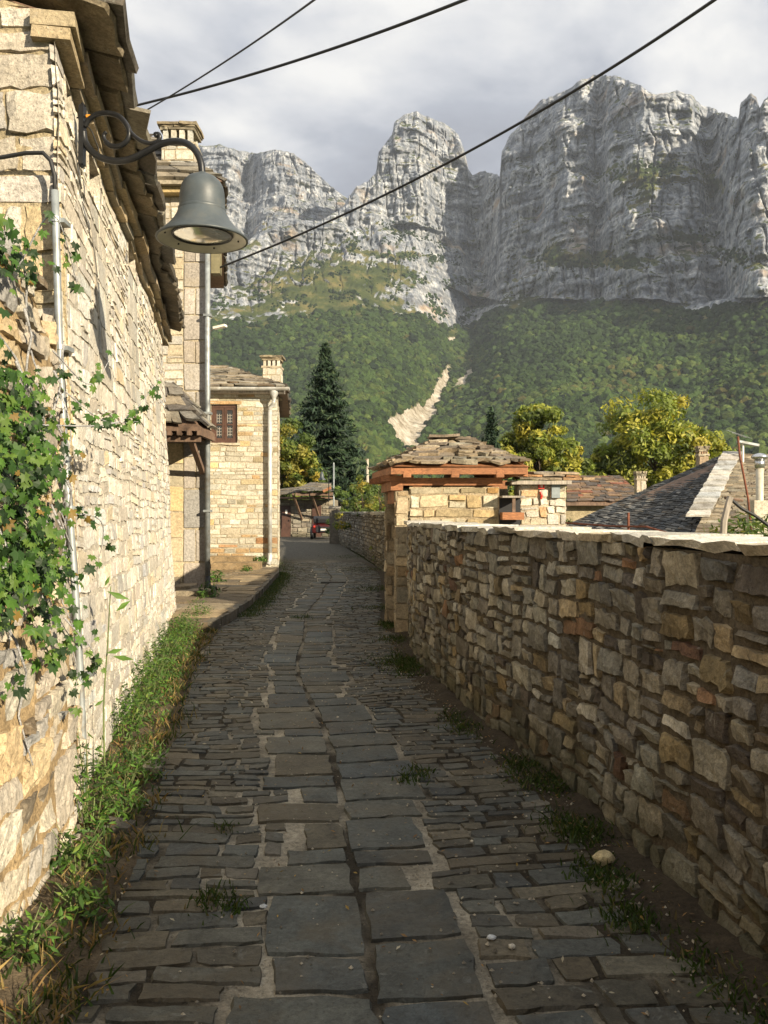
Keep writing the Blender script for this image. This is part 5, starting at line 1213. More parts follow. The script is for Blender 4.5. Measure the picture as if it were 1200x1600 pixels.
# left slope: faces the lane (dark), right slope: faces the camera-right, its sunlight painted in as lighter slates, split by the pale hip stones
eA = W(884, 822, 17.5); hipB = W(1078, 846, 13.6); top = W(1150, 710, 17.6); topR = W(1262, 712, 18.6); eR = W(1330, 846, 13.6); leftTop = top
eBk = W(884, 822, 17.5)
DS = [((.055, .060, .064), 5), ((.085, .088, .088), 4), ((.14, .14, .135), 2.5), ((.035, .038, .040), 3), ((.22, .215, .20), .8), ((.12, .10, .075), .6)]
ridgeEnd = W(905, 803, 21.0)
mid = W(1064, 702, 27)
# main dark slope: eave runs A->B, ridge from far-left to the top
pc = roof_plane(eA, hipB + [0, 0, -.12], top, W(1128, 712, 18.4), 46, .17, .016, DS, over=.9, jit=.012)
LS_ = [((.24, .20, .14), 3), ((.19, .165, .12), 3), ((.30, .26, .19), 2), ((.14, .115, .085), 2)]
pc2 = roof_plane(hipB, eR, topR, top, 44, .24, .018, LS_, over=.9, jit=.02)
emit(pc, 'roof_slate', M['slate'], sh_, 180, 6, 'dark_slate_field'); emit(pc2, 'roof_slate', M['slate'], sh_, 110, 6, 'sunlit_tint_slate_field')
pcs = []
for k in range(15):
    t0, t1 = k / 15, (k + .93) / 15; a = hipB * (1 - t0) + top * t0; b = hipB * (1 - t1) + top * t1; w_ = np.array([.26, 0, 0]); a = a + [0, 0, .09]; b = b + [0, 0, .07]
    if t0 < .2: continue
    pcs.append((*slab([a - w_, a + w_ * .5, b + w_ * .5, b - w_], .04, .014), pick([((.42, .41, .38), 3), ((.36, .35, .32), 2)])))
emit(pcs, 'ridge_stone', M['slate'], sh_, 20, 4)
for (a, b, c, d) in ((eA, hipB + [0, 0, -.12], top, W(1128, 712, 18.4)), (hipB, eR, topR, top)):
    V = np.array([a, b, c, d]); MB().add(np.vstack([V - [0, 0, .14], V - [0, 0, .02]]), BOXF, (.06, .05, .04)).build('roof_deck', M['oldwood'], sh_)
V = np.array([eA + [.3, .3, 0], hipB + [.3, .4, 0], eR + [-.3, .4, 0], eR + [0, 8, 0], eA + [.5, 7, 0]]); V0 = V.copy(); V[:, 2] = 1.0; V0[:, 2] = -2.3
V[0, 2] = eA[2] - .15; V[1, 2] = hipB[2] - .3; V[2, 2] = eR[2] - .2; V[3, 2] = 1.5; V[4, 2] = 1.2
MB().add(np.vstack([V0, V]), [[0, 1, 6, 5], [1, 2, 7, 6], [2, 3, 8, 7], [3, 4, 9, 8], [4, 0, 5, 9], [5, 6, 7, 8, 9]], (.30, .26, .19)).build('wall', M['mortar'], sh_)
bk = np.array([W(1128, 712, 18.4), top, topR, W(1500, 800, 24), W(900, 822, 24)]); MB().add(np.vstack([bk, bk - [0, 0, .08]]), [[0, 1, 2, 3, 4], [9, 8, 7, 6, 5]], (.08, .08, .08)).build('back_slope', M['slate'], sh_)
# brown gabled roof further back
bh = thing('slate_house', 'low building behind with weathered brown slate roof and plain tan wall', 'house', (6.5, 27, -2)); Yb = 27
PB = [((.20, .135, .085), 4), ((.14, .10, .075), 4), ((.10, .085, .075), 3), ((.28, .19, .11), 1.5), ((.25, .10, .06), .8)]
a, b, c, d = W(885, 784, Yb), W(1010, 784, Yb), W(968, 744, Yb + 2.2), W(885, 744, Yb + 2.2)
emit(roof_plane(a, b, c, d, 13, .3, .03, PB, over=.8, jit=.02), 'roof_slate', M['slate'], bh, 150, 5)
emit(roof_plane(b, b + [1.2, 3.5, 0], c + [.2, .8, 0], c, 10, .3, .03, [((.30, .24, .15), 3), ((.22, .17, .11), 2)], over=.8, jit=.02), 'roof_slate', M['slate'], bh, 60, 5)
MB().add(np.vstack([np.array([a, b, c, d]) - [0, 0, .12], np.array([a, b, c, d]) - [0, 0, .02]]), BOXF, (.08, .06, .05)).build('roof_deck', M['oldwood'], bh)
MB().box((W(880, 0, Yb)[0] - 2, Yb + .35, -2.2), (W(1000, 0, Yb)[0], Yb + 4, a[2] - .06), (.36, .30, .19)).build('wall', M['mortar'], bh)
# chimneys: freestanding look, parts of the roofs they rise from
def small_chimney(root, px, pyt, pyb, wpx, y, pal):
    x = (px - 600) / PX * y; w_ = wpx / PX * y; zt = hz(pyt, y); zb = hz(pyb, y); return chimney(root, x, y, zb - .3, w_, w_, zt, pal, openh=(zt - zb) * .16, cap=1.2)
small_chimney(sh_, 1097, 699, 722, 15, 21.5, [((.30, .20, .13), 2), ((.36, .27, .18), 2)])
small_chimney(bh, 1000, 738, 762, 15, 24.5, [((.50, .44, .35), 2), ((.42, .36, .28), 1)])
# metal flue
fl = thing('metal_flue', 'round metal stove flue with silver cowl at the right edge above the slate roof', 'flue', (W(1188, 800, 12)[0], 12, .9))
m = MB(); xf = W(1187, 0, 12)[0]; m.tube([(xf, 12, .9), (xf, 12, hz(728, 12))], .052, 14); m.build('flue_pipe', plain('cream_flue', (.50, .46, .36), .45, .2), fl, smooth=True)
m = MB(); m.tube([(xf, 12, hz(731, 12)), (xf, 12, hz(718, 12))], .066, 14); m.lathe([(.066, hz(718, 12)), (.11, hz(716, 12)), (.115, hz(713, 12)), (.07, hz(709.5, 12)), (.02, hz(708, 12))], (xf, 12, 0), 16); m.build('cowl', plain('bright_cowl', (.62, .63, .64), .25, .9), fl, smooth=True)
m = MB(); m.box((xf - .13, 11.87, .6), (xf + .13, 12.13, hz(782, 12)), (.5, .45, .36)); m.build('flue_base', M['cream_far'], fl)
# television aerials
an = thing('television_aerial', 'rusty leaning mast with thin television aerial above the slate roof', 'aerial', (W(1168, 830, 10.5)[0], 10.5, .9))
m = MB(); m.tube([W(1174, 832, 10.5), W(1169, 780, 10.5), W(1163, 748, 10.5), W(1156, 712, 10.5), W(1153, 682, 10.5)], .014, 6); m.build('mast', M['rust'], an, smooth=True)
m = MB(); m.tube([W(1144, 676, 10.5), W(1166, 684, 10.5)], .006, 6)
for k in range(6):
    c = W(1145 + k * 4, 676.5 + k * 1.4, 10.5); m.tube([c + [-.07, .03, .04], c + [.07, -.03, -.02]], .0035, 5)
m.build('aerial_rods', M['zinc'], an)
a2 = thing('television_aerial', 'short flat panel television aerial on white mast right of the rusty mast', 'aerial', (W(1161, 740, 17.2)[0], 17.2, 2.2))
m = MB(); m.tube([W(1161, 744, 17.2), W(1161, 692, 17.2)], .022, 6); m.build('mast', M['white'], a2); m = MB(); m.beam(W(1153, 690, 17.2), W(1184, 696, 17.2), .16, .045)
m.build('aerial_panel', M['zinc'], a2)
# dead grey post, cross timber and rail behind the coping
ps = thing('wooden_post', 'weathered grey split post leaning behind the coping', 'post', (W(1133, 836, 6)[0], 6, 1.0))
m = MB(); m.tube([W(1129, 852, 6), W(1131, 815, 6), W(1137, 790, 6), W(1141, 776, 6)], [.026, .024, .022, .024], 7); m.build('post_shaft', M['greywood'], ps)
m = MB(); m.tube([W(1133, 778, 6.03), W(1160, 782, 6.1)], .012, 6); m.build('crosspiece', M['oldwood'], ps)
cb = thing('sagging_cable', 'thick black cable sagging from grey post toward right edge of picture', 'cable', tuple(W(1145, 782, 6)))
m = MB(); m.tube(spline([W(1143, 781, 6), W(1160, 795, 6), W(1180, 806, 6), W(1210, 828, 6), W(1240, 850, 6)]), .012, 6); m.build('cable_run', M['cable'], cb, smooth=True)
rl = thing('iron_rail', 'thin rusty iron rail with one short upright just behind the coping', 'rail', tuple(W(940, 825, 9)))
m = MB(); m.tube([W(884, 817, 9.5), W(955, 822, 8.8), W(1010, 823, 8.4), W(1040, 832, 8.2), W(1075, 842, 8.0)], .011, 6); m.build('rail_bar', M['rust'], rl); m = MB(); m.tube([W(982, 845, 8.6), W(982, 801, 8.6)], .013, 6); m.build('upright', M['rust'], rl)

# ------------------------------------------------------------------ shed with doors at the end of the lane
sd = thing('lane_end_shed', 'low shaded stone shed with brown doors and slate roof closing the lane end', 'shed', (-4.6, 54, 0))
Ys = 55
X_ = lambda px, y=Ys: (px - 600) / PX * y
fsd = pathmap([(X_(428), Ys), (X_(523), Ys)], 1, 0, 0, smooth=False)
masonry(sd, fsd, 0, fsd.L, 0, 2.35, .55, .22, [((.30, .27, .21), 3), ((.24, .21, .17), 3)], M['rubble'], 'rubble', bulge=.03, recess=.04, rough=.02, gap=.04, warp=.05, dens=.5, nmax=1, limit=0, rest='rubble_stonework', holes=[(X_(438) - X_(428), X_(454) - X_(428), 0, 2.05), (X_(487) - X_(428), X_(503) - X_(428), 0, 2.1)])
MB().box((X_(428), Ys + .05, -.1), (X_(523), Ys + 4, 2.4), (.22, .19, .14)).build('wall', M['mortar'], sd)
for a, b, h in ((439, 454, 2.0), (488, 502, 2.05)):
    m = MB(); m.box((X_(a), Ys - .03, 0), (X_(b), Ys + .03, h)); dd_ = m.build('door', M['brownwood'], sd)
    m = MB(); xm = (X_(a) + X_(b)) / 2; m.box((xm + .2, Ys - .08, 1.0), (xm + .24, Ys - .035, 1.1)); m.build('handle', M['iron'], dd_)
MB().box((X_(446), Ys - .06, 1.45), (X_(449), Ys - .035, 1.75)).build('notice', M['white'], sd)
ae, be = np.array([X_(428), 53.6, hz(777, 53.6)]), np.array([X_(472), 53.6, hz(772, 53.6)])
emit(roof_plane(ae, be, be + [0, 3, .55], ae + [0, 3, .55], 7, .7, .06, PS, over=.7, jit=.05), 'roof_slate', M['slate'], sd, 40, 4)
ae, be = np.array([X_(464), 52.6, hz(768, 52.6)]), np.array([X_(522), 52.6, hz(769, 52.6)])
emit(roof_plane(ae, be, be + [-.2, 3, .62], ae + [.9, 3, .62], 7, .7, .06, PS, over=.7, jit=.05), 'roof_slate', M['slate'], sd, 40, 4)
MB().box((X_(430), 53.7, hz(779, 53.7)), (X_(521), 56, hz(777, 53.7) + .02)).build('roof_deck', M['oldwood'], sd)
for px in (472, 500):
    MB().beam((X_(px), Ys, 1.1), (X_(px - 9), 53, hz(772, 53)), .12, .12).build('brace', M['oldwood'], sd)
MB().beam((X_(462, 53), 53, hz(772, 53)), (X_(522, 53), 53, hz(772, 53)), .16, .2).build('eave_beam', M['oldwood'], sd)
m = MB(); m.beam((X_(505, 52.5), 52.5, hz(768, 52.5)), (X_(517, 52.5), 52.5, hz(762, 52.5)), .2, .16); m.build('barge_board', M['timber'], sd)
# lamp on post above the shed, pole
ll = thing('street_lamp', 'distant grey bell shaped lamp above the slate roof of the shed', 'lamp', (X_(503, 50), 50, 2.3))
yl = 50; xl = X_(503, yl); k_ = yl / PX; m = MB(); m.lathe([(.001, hz(737, yl)), (2 * k_, hz(738, yl)), (3 * k_, hz(743, yl)), (3.2 * k_, hz(746, yl)), (6 * k_, hz(749, yl)), (6.2 * k_, hz(750, yl))], (xl, yl, 0), 16); m.build('lamp_shade', M['lamp'], ll, smooth=True)
m = MB(); m.tube([(xl, yl, hz(738, yl)), (xl, yl + .1, hz(735, yl)), (xl + .25, yl + 1.2, hz(735, yl)), (xl + .3, yl + 1.6, hz(745, yl)), (xl + .3, yl + 1.6, 2.2)], .03, 6); m.build('arm', M['iron'], ll)
pl_ = thing('thin_pole', 'thin pale pole standing right of the shed roof', 'pole', (X_(521.5, 49), 49, 0))
m = MB(); m.tube([(X_(521.5, 49), 49, -.05), (X_(521.5, 49), 49, hz(725, 49))], .045, 8); m.build('pole_shaft', M['zinc'], pl_, smooth=True)
m = MB(); m.tube([(X_(521.5, 49), 49, hz(725, 49)), (X_(521.5, 49), 49, hz(724, 49) + .05)], [.05, .02], 8); m.build('pole_cap', M['zinc'], pl_)
p2 = thing('utility_pole', 'short pale concrete post standing among the far bushes', 'pole', (X_(574, 70), 70, 0)); m = MB(); m.tube([(X_(574, 70), 70, -.5), (X_(574, 70), 70, hz(717, 70))], [.16, .11], 8); m.build('pole_shaft', plain('concrete_post', (.42, .38, .31), .9), p2); MB().box((X_(571, 70), 69.9, hz(719, 70)), (X_(575, 70), 70.1, hz(717, 70))).build('pole_bracket', M['oldwood'], p2)

# ------------------------------------------------------------------ small red off-road vehicle seen from behind
car = thing('parked_buggy', 'small dark red off-road vehicle with black cover parked at the lane end', 'vehicle', (X_(505, 50), 50, 0))
yc = 50; k_ = yc / PX; xc = X_(505.5, yc)
def prismx(prof, x0, x1):   # profile in (y, z), extruded in x
    n = len(prof); V = [(x0, y, z) for y, z in prof] + [(x1, y, z) for y, z in prof]
    return V, [list(range(n)), [i + n for i in range(n)][::-1]] + [[i, i + n, (i + 1) % n + n, (i + 1) % n] for i in range(n)]
hw = .68
m = MB(); V, F = prismx([(yc - .05, .36), (yc - .05, .80), (yc + .15, .92), (yc + .9, .92), (yc + 1.2, .82), (yc + 2.2, .80), (yc + 2.4, .62), (yc + 2.4, .36)], xc - hw, xc + hw); m.add(V, F); b = m.build('body', M['redpaint'], car)
md = b.modifiers.new('bevel', 'BEVEL'); md.width = .05; md.segments = 2
m = MB(); V, F = prismx([(yc + .1, .93), (yc + .05, 1.24), (yc + .35, 1.36), (yc + 1.3, 1.36), (yc + 1.6, .93)], xc - hw * .9, xc + hw * .9); m.add(V, F); b = m.build('soft_cover', M['blackplastic'], car); md = b.modifiers.new('bevel', 'BEVEL'); md.width = .07; md.segments = 2
MB().box((xc - .42, yc - .08, .42), (xc + .42, yc - .052, .74)).build('tailgate', M['blackplastic'], car)
for s_ in (-1, 1):
    MB().box((xc + s_ * .53 - .05, yc - .09, .70), (xc + s_ * .53 + .05, yc - .052, .80)).build('tail_light', M['redsign'], car)
    for y in (yc + .35, yc + 1.85):
        m = MB(); xw = xc + s_ * (hw + .02); prof = [(.001, -.1), (.2, -.1), (.33, -.09), (.36, -.05), (.36, .05), (.33, .09), (.2, .1), (.001, .1)]
        V = []; F = []; seg = 20
        for r_, w_ in prof:
            for k in range(seg): th = 2 * math.pi * k / seg; V.append((xw + w_, y + r_ * math.cos(th), .36 + r_ * math.sin(th)))
        for i in range(len(prof) - 1):
            for k in range(seg): F.append([i * seg + k, i * seg + (k + 1) % seg, (i + 1) * seg + (k + 1) % seg, (i + 1) * seg + k])
        m.add(V, F); wh_ = m.build('wheel', M['blackplastic'], car, smooth=True)
        m = MB(); m.box((xw + s_ * .1, y - .1, .27), (xw + s_ * .115, y + .1, .45)); m.build('rim', M['zinc'], wh_)
m = MB(); m.tube([(xc - .53, yc + 1.4, 1.1), (xc - .62, yc + 1.35, 1.22)], .05, 8); m.build('mirror', M['white'], car)
m = MB(); m.box((xc - .18, yc - .1, .52), (xc + .18, yc - .082, .62)); m.build('number_plate', M['white'], car)

# ------------------------------------------------------------------ overhead cables
def cable(label, P, r, sag=0):
    A, B = np.array(P[0]), np.array(P[-1]); mid = [np.array(p) for p in P]
    t = thing('overhead_cable', label, 'cable', tuple(A)); m = MB(); m.tube(spline(mid, 14), r, 6, caps=True); m.build('cable_strand', M['cable'], t, smooth=True)
    m = MB(); m.tube([A + [-.03, 0, -.02], A + [.02, 0, .01]], .03, 8); m.build('insulator', M['iron'], t); return t
y0 = 13.2
def line(p0, p1, ya, yb, sagpx, n=7, ext=.0):
    out = []
    for k in np.linspace(0, 1 + ext, n):
        px = p0[0] + (p1[0] - p0[0]) * k; py = p0[1] + (p1[1] - p0[1]) * k + sagpx * 4 * k * (1 - k); out.append(at(px, py, ya + (yb - ya) * k))
    return out
cable('upper thick cable rising from the slate eave to the top centre of the sky', line((196, 169), (725, 0), 13.4, 9.0, 11, 9, .5), .018)
cable('thin cable crossing the thick one and rising steeply to the top edge', line((205, 186), (492, -1), 13.4, 8.0, 6, 9, .5), .011)
cable('long single cable sweeping across the cliffs to the upper right corner', line((331, 423), (1116, 0), 15.9, 8.5, 30, 11, .4), .018)

# stray yellow stone and small litter on the lane
def pebble(px, py, s_, col, label, cat='stone', flat=.7):
    y = 1.6 * PX / (py - 800); x = (px - 600) / PX * y; import bmesh
    bm = bmesh.new(); bmesh.ops.create_icosphere(bm, subdivisions=2, radius=1); V = np.array([v.co[:] for v in bm.verts]); F = [[v.index for v in f.verts] for f in bm.faces]; bm.free()
    V = V * (1 + .35 * perlin(V * 1.3 + px))[:, None] * [s_, s_ * .8, s_ * flat]; V += [x, y, s_ * flat * .7 + .012]; o = mk('loose_stone' if cat == 'stone' else cat.replace(' ', '_'), V, F, M['cream'], None, tint=col); tag(o, label, cat)
pebble(944, 1352, .045, (.50, .42, .24), 'small pale yellow loose stone lying on the soil near the right wall')
pebble(412, 1422, .016, (.55, .58, .60), 'crumpled white scrap on the setts left of the slab strip', 'scrap', .4)
pebble(768, 1472, .020, (.55, .58, .60), 'crumpled white scrap on the setts right of the slab strip', 'scrap', .4)
pebble(800, 1487, .014, (.5, .47, .40), 'tiny pale pebble beside the right hand white scrap')
# ------------------------------------------------------------------ vegetation
def quads(Cn, Nn, size, asp=.7, bend=.0):
    """diamond leaves: centres, normals, sizes -> V, F"""
    n = len(Cn); a = rng.normal(size=(n, 3)); Nn = Nn / (np.linalg.norm(Nn, axis=1)[:, None] + 1e-9)
    T = np.cross(Nn, a); T /= (np.linalg.norm(T, axis=1)[:, None] + 1e-9); B = np.cross(Nn, T); s = np.asarray(size)[:, None]
    V = np.stack([Cn - T * s, Cn - B * s * asp * .5 + Nn * s * bend, Cn + T * s, Cn + B * s * asp * .5 + Nn * s * bend], 1).reshape(-1, 3)
    return V, np.arange(4 * n).reshape(n, 4)
def palcols(pal, n, var=.2):
    w_ = np.array([p[1] for p in pal], float); c = np.array([p[0] for p in pal]); return c[rng.choice(len(pal), n, p=w_ / w_.sum())] * rng.uniform(1 - var, 1 + var, (n, 1))
def limbs(m, base, top, r0, r1, bend=.3, seg=7, n=6):
    base = np.array(base, float); top = np.array(top, float); L = np.linalg.norm(top - base); P = [base + (top - base) * t_ + rng.normal(0, 1, 3) * bend * L * .06 * (0 < t_ < 1) * math.sin(t_ * 3) for t_ in np.linspace(0, 1, n)]
    m.tube(P, list(np.linspace(r0, r1, n)), seg); return P
def tree(name, label, cat, base, H, crowns, n_cl, per, ls, pal, group=None, trunk=.25, parts=('crown', 'trunk')):
    """crowns: list of (dx, dy, z, rx, ry, rz) ellipsoids"""
    root = thing(name, label, cat, base, group); base = np.array(base, float); m = MB(); m.dt = (.12, .09, .06)
    c0 = np.array(crowns[0][:3]); tp = base + [c0[0], c0[1], c0[2]]
    limbs(m, base - [0, 0, .2], tp, trunk, trunk * .35, n=8)
    CC = []; RR = []
    tot = sum(c[3] * c[5] for c in crowns)
    for c in crowns:
        k = max(3, int(n_cl * c[3] * c[5] / tot)); d = rng.normal(size=(k, 3)); d /= np.linalg.norm(d, axis=1)[:, None]; rad = rng.uniform(.35, 1.0, k) ** .5
        CC.append(base + np.array(c[:3]) + d * rad[:, None] * np.array(c[3:6]) * rng.uniform(.85, 1.1, (k, 1))); RR.append(np.full(k, (c[3] * c[4] * c[5]) ** (1 / 3) * .25) * rng.uniform(.6, 1.3, k))
    CC = np.vstack(CC); RR = np.concatenate(RR)
    for i in rng.choice(len(CC), min(len(CC), 26), replace=False): limbs(m, base + (tp - base) * rng.uniform(.45, .95), CC[i], trunk * .28, trunk * .06, seg=5, n=5)
    m2 = m.build(parts[1], M['bark'], root, smooth=True)
    N = len(CC) * per; idx = np.repeat(np.arange(len(CC)), per); d = rng.normal(size=(N, 3)); d /= np.linalg.norm(d, axis=1)[:, None]; rr = rng.uniform(.25, 1.1, N) ** .6
    P = CC[idx] + d * (rr * RR[idx])[:, None] * [1, 1, .75]; nn = d * 1.0 + rng.normal(0, .5, (N, 3)) + [0, -.1, .3]
    ccol = palcols(pal, len(CC), .18)[idx] * rng.uniform(.75, 1.25, (N, 1)); V, F = quads(P, nn, ls * rng.uniform(.6, 1.3, N), .75)
    mk(parts[0], V, F, M['leaf'], root, tint=np.repeat(ccol, 4, 0)); return root
YG = [((.24, .26, .04), 4), ((.33, .31, .045), 3), ((.16, .20, .035), 3), ((.38, .33, .05), .5), ((.10, .13, .028), 1.6)]
GR = [((.075, .12, .025), 4), ((.11, .16, .03), 3), ((.05, .08, .02), 2), ((.16, .19, .035), 1)]
GY = [((.15, .18, .03), 3), ((.24, .22, .04), 2), ((.08, .12, .025), 3), ((.32, .25, .04), 1)]
def xy(px, y): return (px - 600) / PX * y
gz = lambda y: -1.6
tree('plane_tree', 'large round yellow green tree with golden patches behind the big slate roof', 'tree', (xy(1030, 78), 78, -2), 13, [(-.4, 0, 9.2, 4.8, 4.5, 5.0), (-3.8, 0, 7.0, 2.8, 3, 3.2), (4.2, 1, 7.6, 2.9, 3, 3.2), (1, 0, 4.6, 6.4, 4, 3.2)], 330, 120, .27, YG, trunk=.4)
tree('plane_tree', 'yellow green tree with broken crown just right of the gate roof', 'tree', (xy(845, 68), 68, -2), 11, [(0, 0, 9.6, 2.2, 3, 2.6), (-2.0, 0, 7.4, 1.9, 2.5, 3.2), (1.9, 0, 6.4, 2.0, 2.5, 3.0), (-.9, 0, 11.0, 1.2, 1.6, 1.3)], 190, 110, .24, YG, trunk=.3)
tree('bushy_tree', 'darker green tree low between the two yellow green trees', 'tree', (xy(893, 74), 74, -2), 8, [(0, 0, 4.8, 2.2, 2.5, 2.8), (1.8, 1, 3.3, 1.8, 2, 1.8)], 80, 90, .25, GY, trunk=.25)
tree('bushy_tree', 'green leafy tree low behind the gap between gate and meter pillar', 'tree', (xy(796, 26), 26, -2), 5, [(0, 0, 3.6, 1.0, 1, 1.2), (1.2, .6, 3.0, 1.0, 1, 1.0), (-.9, .5, 3.0, .9, .9, 1.0)], 60, 45, .10, GR, trunk=.12)
tree('bushy_tree', 'yellowing leafy tree beside the right edge of the far stone house', 'tree', (xy(452, 60), 60, 0), 8, [(.0, 0, 6.1, 1.9, 2, 2.2), (.7, 0, 4.2, 1.6, 1.6, 1.6), (-1, 0, 4.0, 2.2, 1.6, 2.6)], 150, 70, .18, GY, trunk=.16)
tree('bushy_tree', 'small olive tree hiding the foot of the dark spruce', 'tree', (xy(478, 62), 62, 0), 6, [(.0, 0, 3.4, 1.8, 2, 1.7), (-1.2, 0, 3.0, 1.2, 1.6, 1.4)], 80, 60, .17, GR, trunk=.14)
for px, Y, zc, r, lab, pal in ((548, 36, 2.6, 1.0, 'dense yellow flecked shrub behind the far wall nearest the thin pole', GY), (573, 33, 2.55, .95, 'tall leafy shrub in the middle behind the far wall', GY), (598, 27, 1.9, .75, 'bright green bush tumbling over the far wall coping beside the gate', [((.14, .20, .03), 3), ((.20, .23, .04), 2)]), (530, 46, 2.5, 1.1, 'dark green branches hanging over the shed corner', GR), (590, 40, 2.7, 1.2, 'rear shrub with pale leaves just left of the gate roof', GY)):
    tree('garden_shrub', lab, 'shrub', (xy(px, Y) + .5, Y, -.4), 3, [(0, 0, zc, r, r, r * .85), (.4, .3, zc - .8, r, r, r * .8), (-.35, 0, zc - 1.1, r * .8, r, r * .8)], 46, 60, .075 * Y / 33, pal, 'shrubs behind the far wall', trunk=.06)

def conifer(label, base, H, Rr, pal, seed=0, wh=.36, nb=12):
    root = thing('spruce_tree', label, 'tree', base); base = np.array(base, float); m = MB(); m.tube([base, base + [0, 0, H * .5], base + [0.05, 0, H]], [H * .016, H * .010, .01], 7, t=(.07, .05, .035)); m.build('trunk', M['bark'], root, smooth=True)
    Cn = []; Nn = []; Sz = []; h = .9
    while h < H - .1:
        t_ = h / H; r = Rr * (1 - t_) ** .9 * rng.uniform(.78, 1.12); n = max(4, int(nb * (1 - t_ * .5)))
        for k in range(n):
            th = rng.uniform(0, 6.283); rb = r * rng.uniform(.7, 1.15); d = np.array([math.cos(th), math.sin(th), 0]); side = np.array([-d[1], d[0], 0]); h0 = h + rng.normal(0, wh * .3)
            for s in np.arange(.12, 1.0, .30 / max(rb, .35)):
                q = rb * s; z = h0 - .20 * q - .10 * q * q / max(Rr, 1) + .28 * s * s * rb * .5
                for sd in (-1, 0, 1):
                    wdt = (1 - .75 * s) * rb * .26 + .12; c = base + d * q + side * sd * wdt * rng.uniform(.3, 1.1) + [0, 0, z - .03 * abs(sd)]; Cn.append(c + rng.normal(0, .05, 3)); Nn.append(np.array([0, 0, .5]) + d * .3 + rng.normal(0, .8, 3)); Sz.append(rng.uniform(.34, .62) * (.6 + .4 * (1 - t_)))
        h += wh * (1 - .45 * t_)
    V, F = quads(np.array(Cn), np.array(Nn), np.array(Sz), .5, -.1); mk('crown', V, F, M['needle'], root, tint=np.repeat(palcols(pal, len(Cn), .3), 4, 0))
DK = [((.018, .038, .020), 4), ((.030, .058, .026), 3), ((.012, .026, .016), 2), ((.05, .075, .03), .7)]
conifer('tall dark spruce standing alone behind the far stone house', (xy(508, 70), 70, -.5), 15.9, 6.0, DK, nb=19, wh=.36)
conifer('smaller dark fir rising behind the gate roof beside the yellow green tree', (xy(768, 62), 62, -1.8), 10.9, 3.2, DK, nb=12)

# ---- creeper on the near wall
def ivy_leaf_mesh(col, k):
    r_ = np.random.default_rng(100 + k); ang = np.radians([-90, -62, -38, -5, 22, 48, 68, 90, 112, 132, 158, 185, 218, 242]); rad = np.array([.18, .62, .48, .80, .50, .86, .52, 1.08, .52, .86, .50, .80, .48, .62]) * r_.uniform(.88, 1.12, 14)
    V = [(0, -.05, .0)] + [(rad[i] * math.cos(a), rad[i] * math.sin(a), -.14 * rad[i] ** 2 - .20 * abs(math.cos(a)) * rad[i] * r_.uniform(.2, 1.2)) for i, a in enumerate(ang)]
    F = [[0, i + 1, (i + 1) % 14 + 1] for i in range(14)]
    me = bpy.data.meshes.new('leaf'); me.from_pydata(V, [], F); me.update(); A = np.ones((15, 4)); A[:, :3] = col; at_ = me.attributes.new('tint', 'FLOAT_COLOR', 'POINT'); at_.data.foreach_set('color', A.astype(np.float32).ravel()); me.materials.append(M['leaf']); return me, np.array(V), F
LC = [(.026, .066, .012), (.042, .10, .014), (.065, .145, .019), (.016, .038, .010), (.10, .17, .028), (.20, .13, .03)]
LM = [ivy_leaf_mesh(LC[k % 6], k) for k in range(12)]
def rotm(n, up):
    n = n / np.linalg.norm(n); x = np.cross(up, n); x /= (np.linalg.norm(x) + 1e-9); y = np.cross(n, x); return np.column_stack([x, y, n])
def creeper(root, pts, sizes, normals, limit=300, name='leaf', warm=.014):
    """pts are world; the nearest leaves are objects of their own, the rest joined"""
    d = np.linalg.norm(pts - np.array([0, 0, 1.6]), axis=1); scr = np.array([screen_px(np.array([p - [s, 0, s], p + [s, 0, s]])) for p, s in zip(pts, sizes)]); order = np.argsort(-scr); mb = MB(); w0 = np.array(root['_w'])
    for r_, i in enumerate(order):
        k = rng.choice([0, 1, 2, 3, 4, 6, 7, 8, 9, 10]) if rng.random() > warm else rng.choice([5, 11]); me, LV, LF = LM[k]; Rm = rotm(normals[i], np.array([rng.normal(0, .5), rng.normal(0, .5), -1.0]))
        if r_ < limit:
            o = bpy.data.objects.new(name, me); C.objects.link(o); o.parent = root; Mx = np.eye(4); Mx[:3, :3] = Rm * sizes[i]; Mx[:3, 3] = pts[i] - w0; o.matrix_local = Matrix(Mx.tolist())
        else: mb.add(LV @ (Rm * sizes[i]).T + pts[i], LF, LC[k % 6])
    if mb.n: o = mb.build('small_foliage', M['leaf'], root); o['kind'] = 'stuff'
cr = thing('creeper', 'green leafy creeper sprawling over the rough near wall at the left edge', 'creeper', (-1.35, 3.3, .0))
us_ = lambda y: np.interp(y, fW.P[:, 1], fW.Lc)
P = []; Nn = []; Sz = []
while len(P) < 1900:
    y = rng.uniform(2.6, 4.5); v = rng.uniform(1.0, 2.74); dn = fbm(np.array([[y * 1.7, v * 1.5, 2.2]]), 3)[0]
    w_ = .50 + 1.9 * dn - 1.0 * max(0, (y - 3.45)) - (.5 if v < 1.3 else 0) + (.35 if 1.2 < v < 2.2 and y < 3.9 else 0)
    if rng.random() > w_: continue
    u = float(us_(y)); dpt = abs(rng.normal(.05, .06)) + .02; P.append(fW(np.array([u]), np.array([v]), np.array([dpt]))[0]); Nn.append(np.array([.9, -.55, .45]) + rng.normal(0, .42, 3)); Sz.append(.016 + .028 * rng.random() ** 1.4)
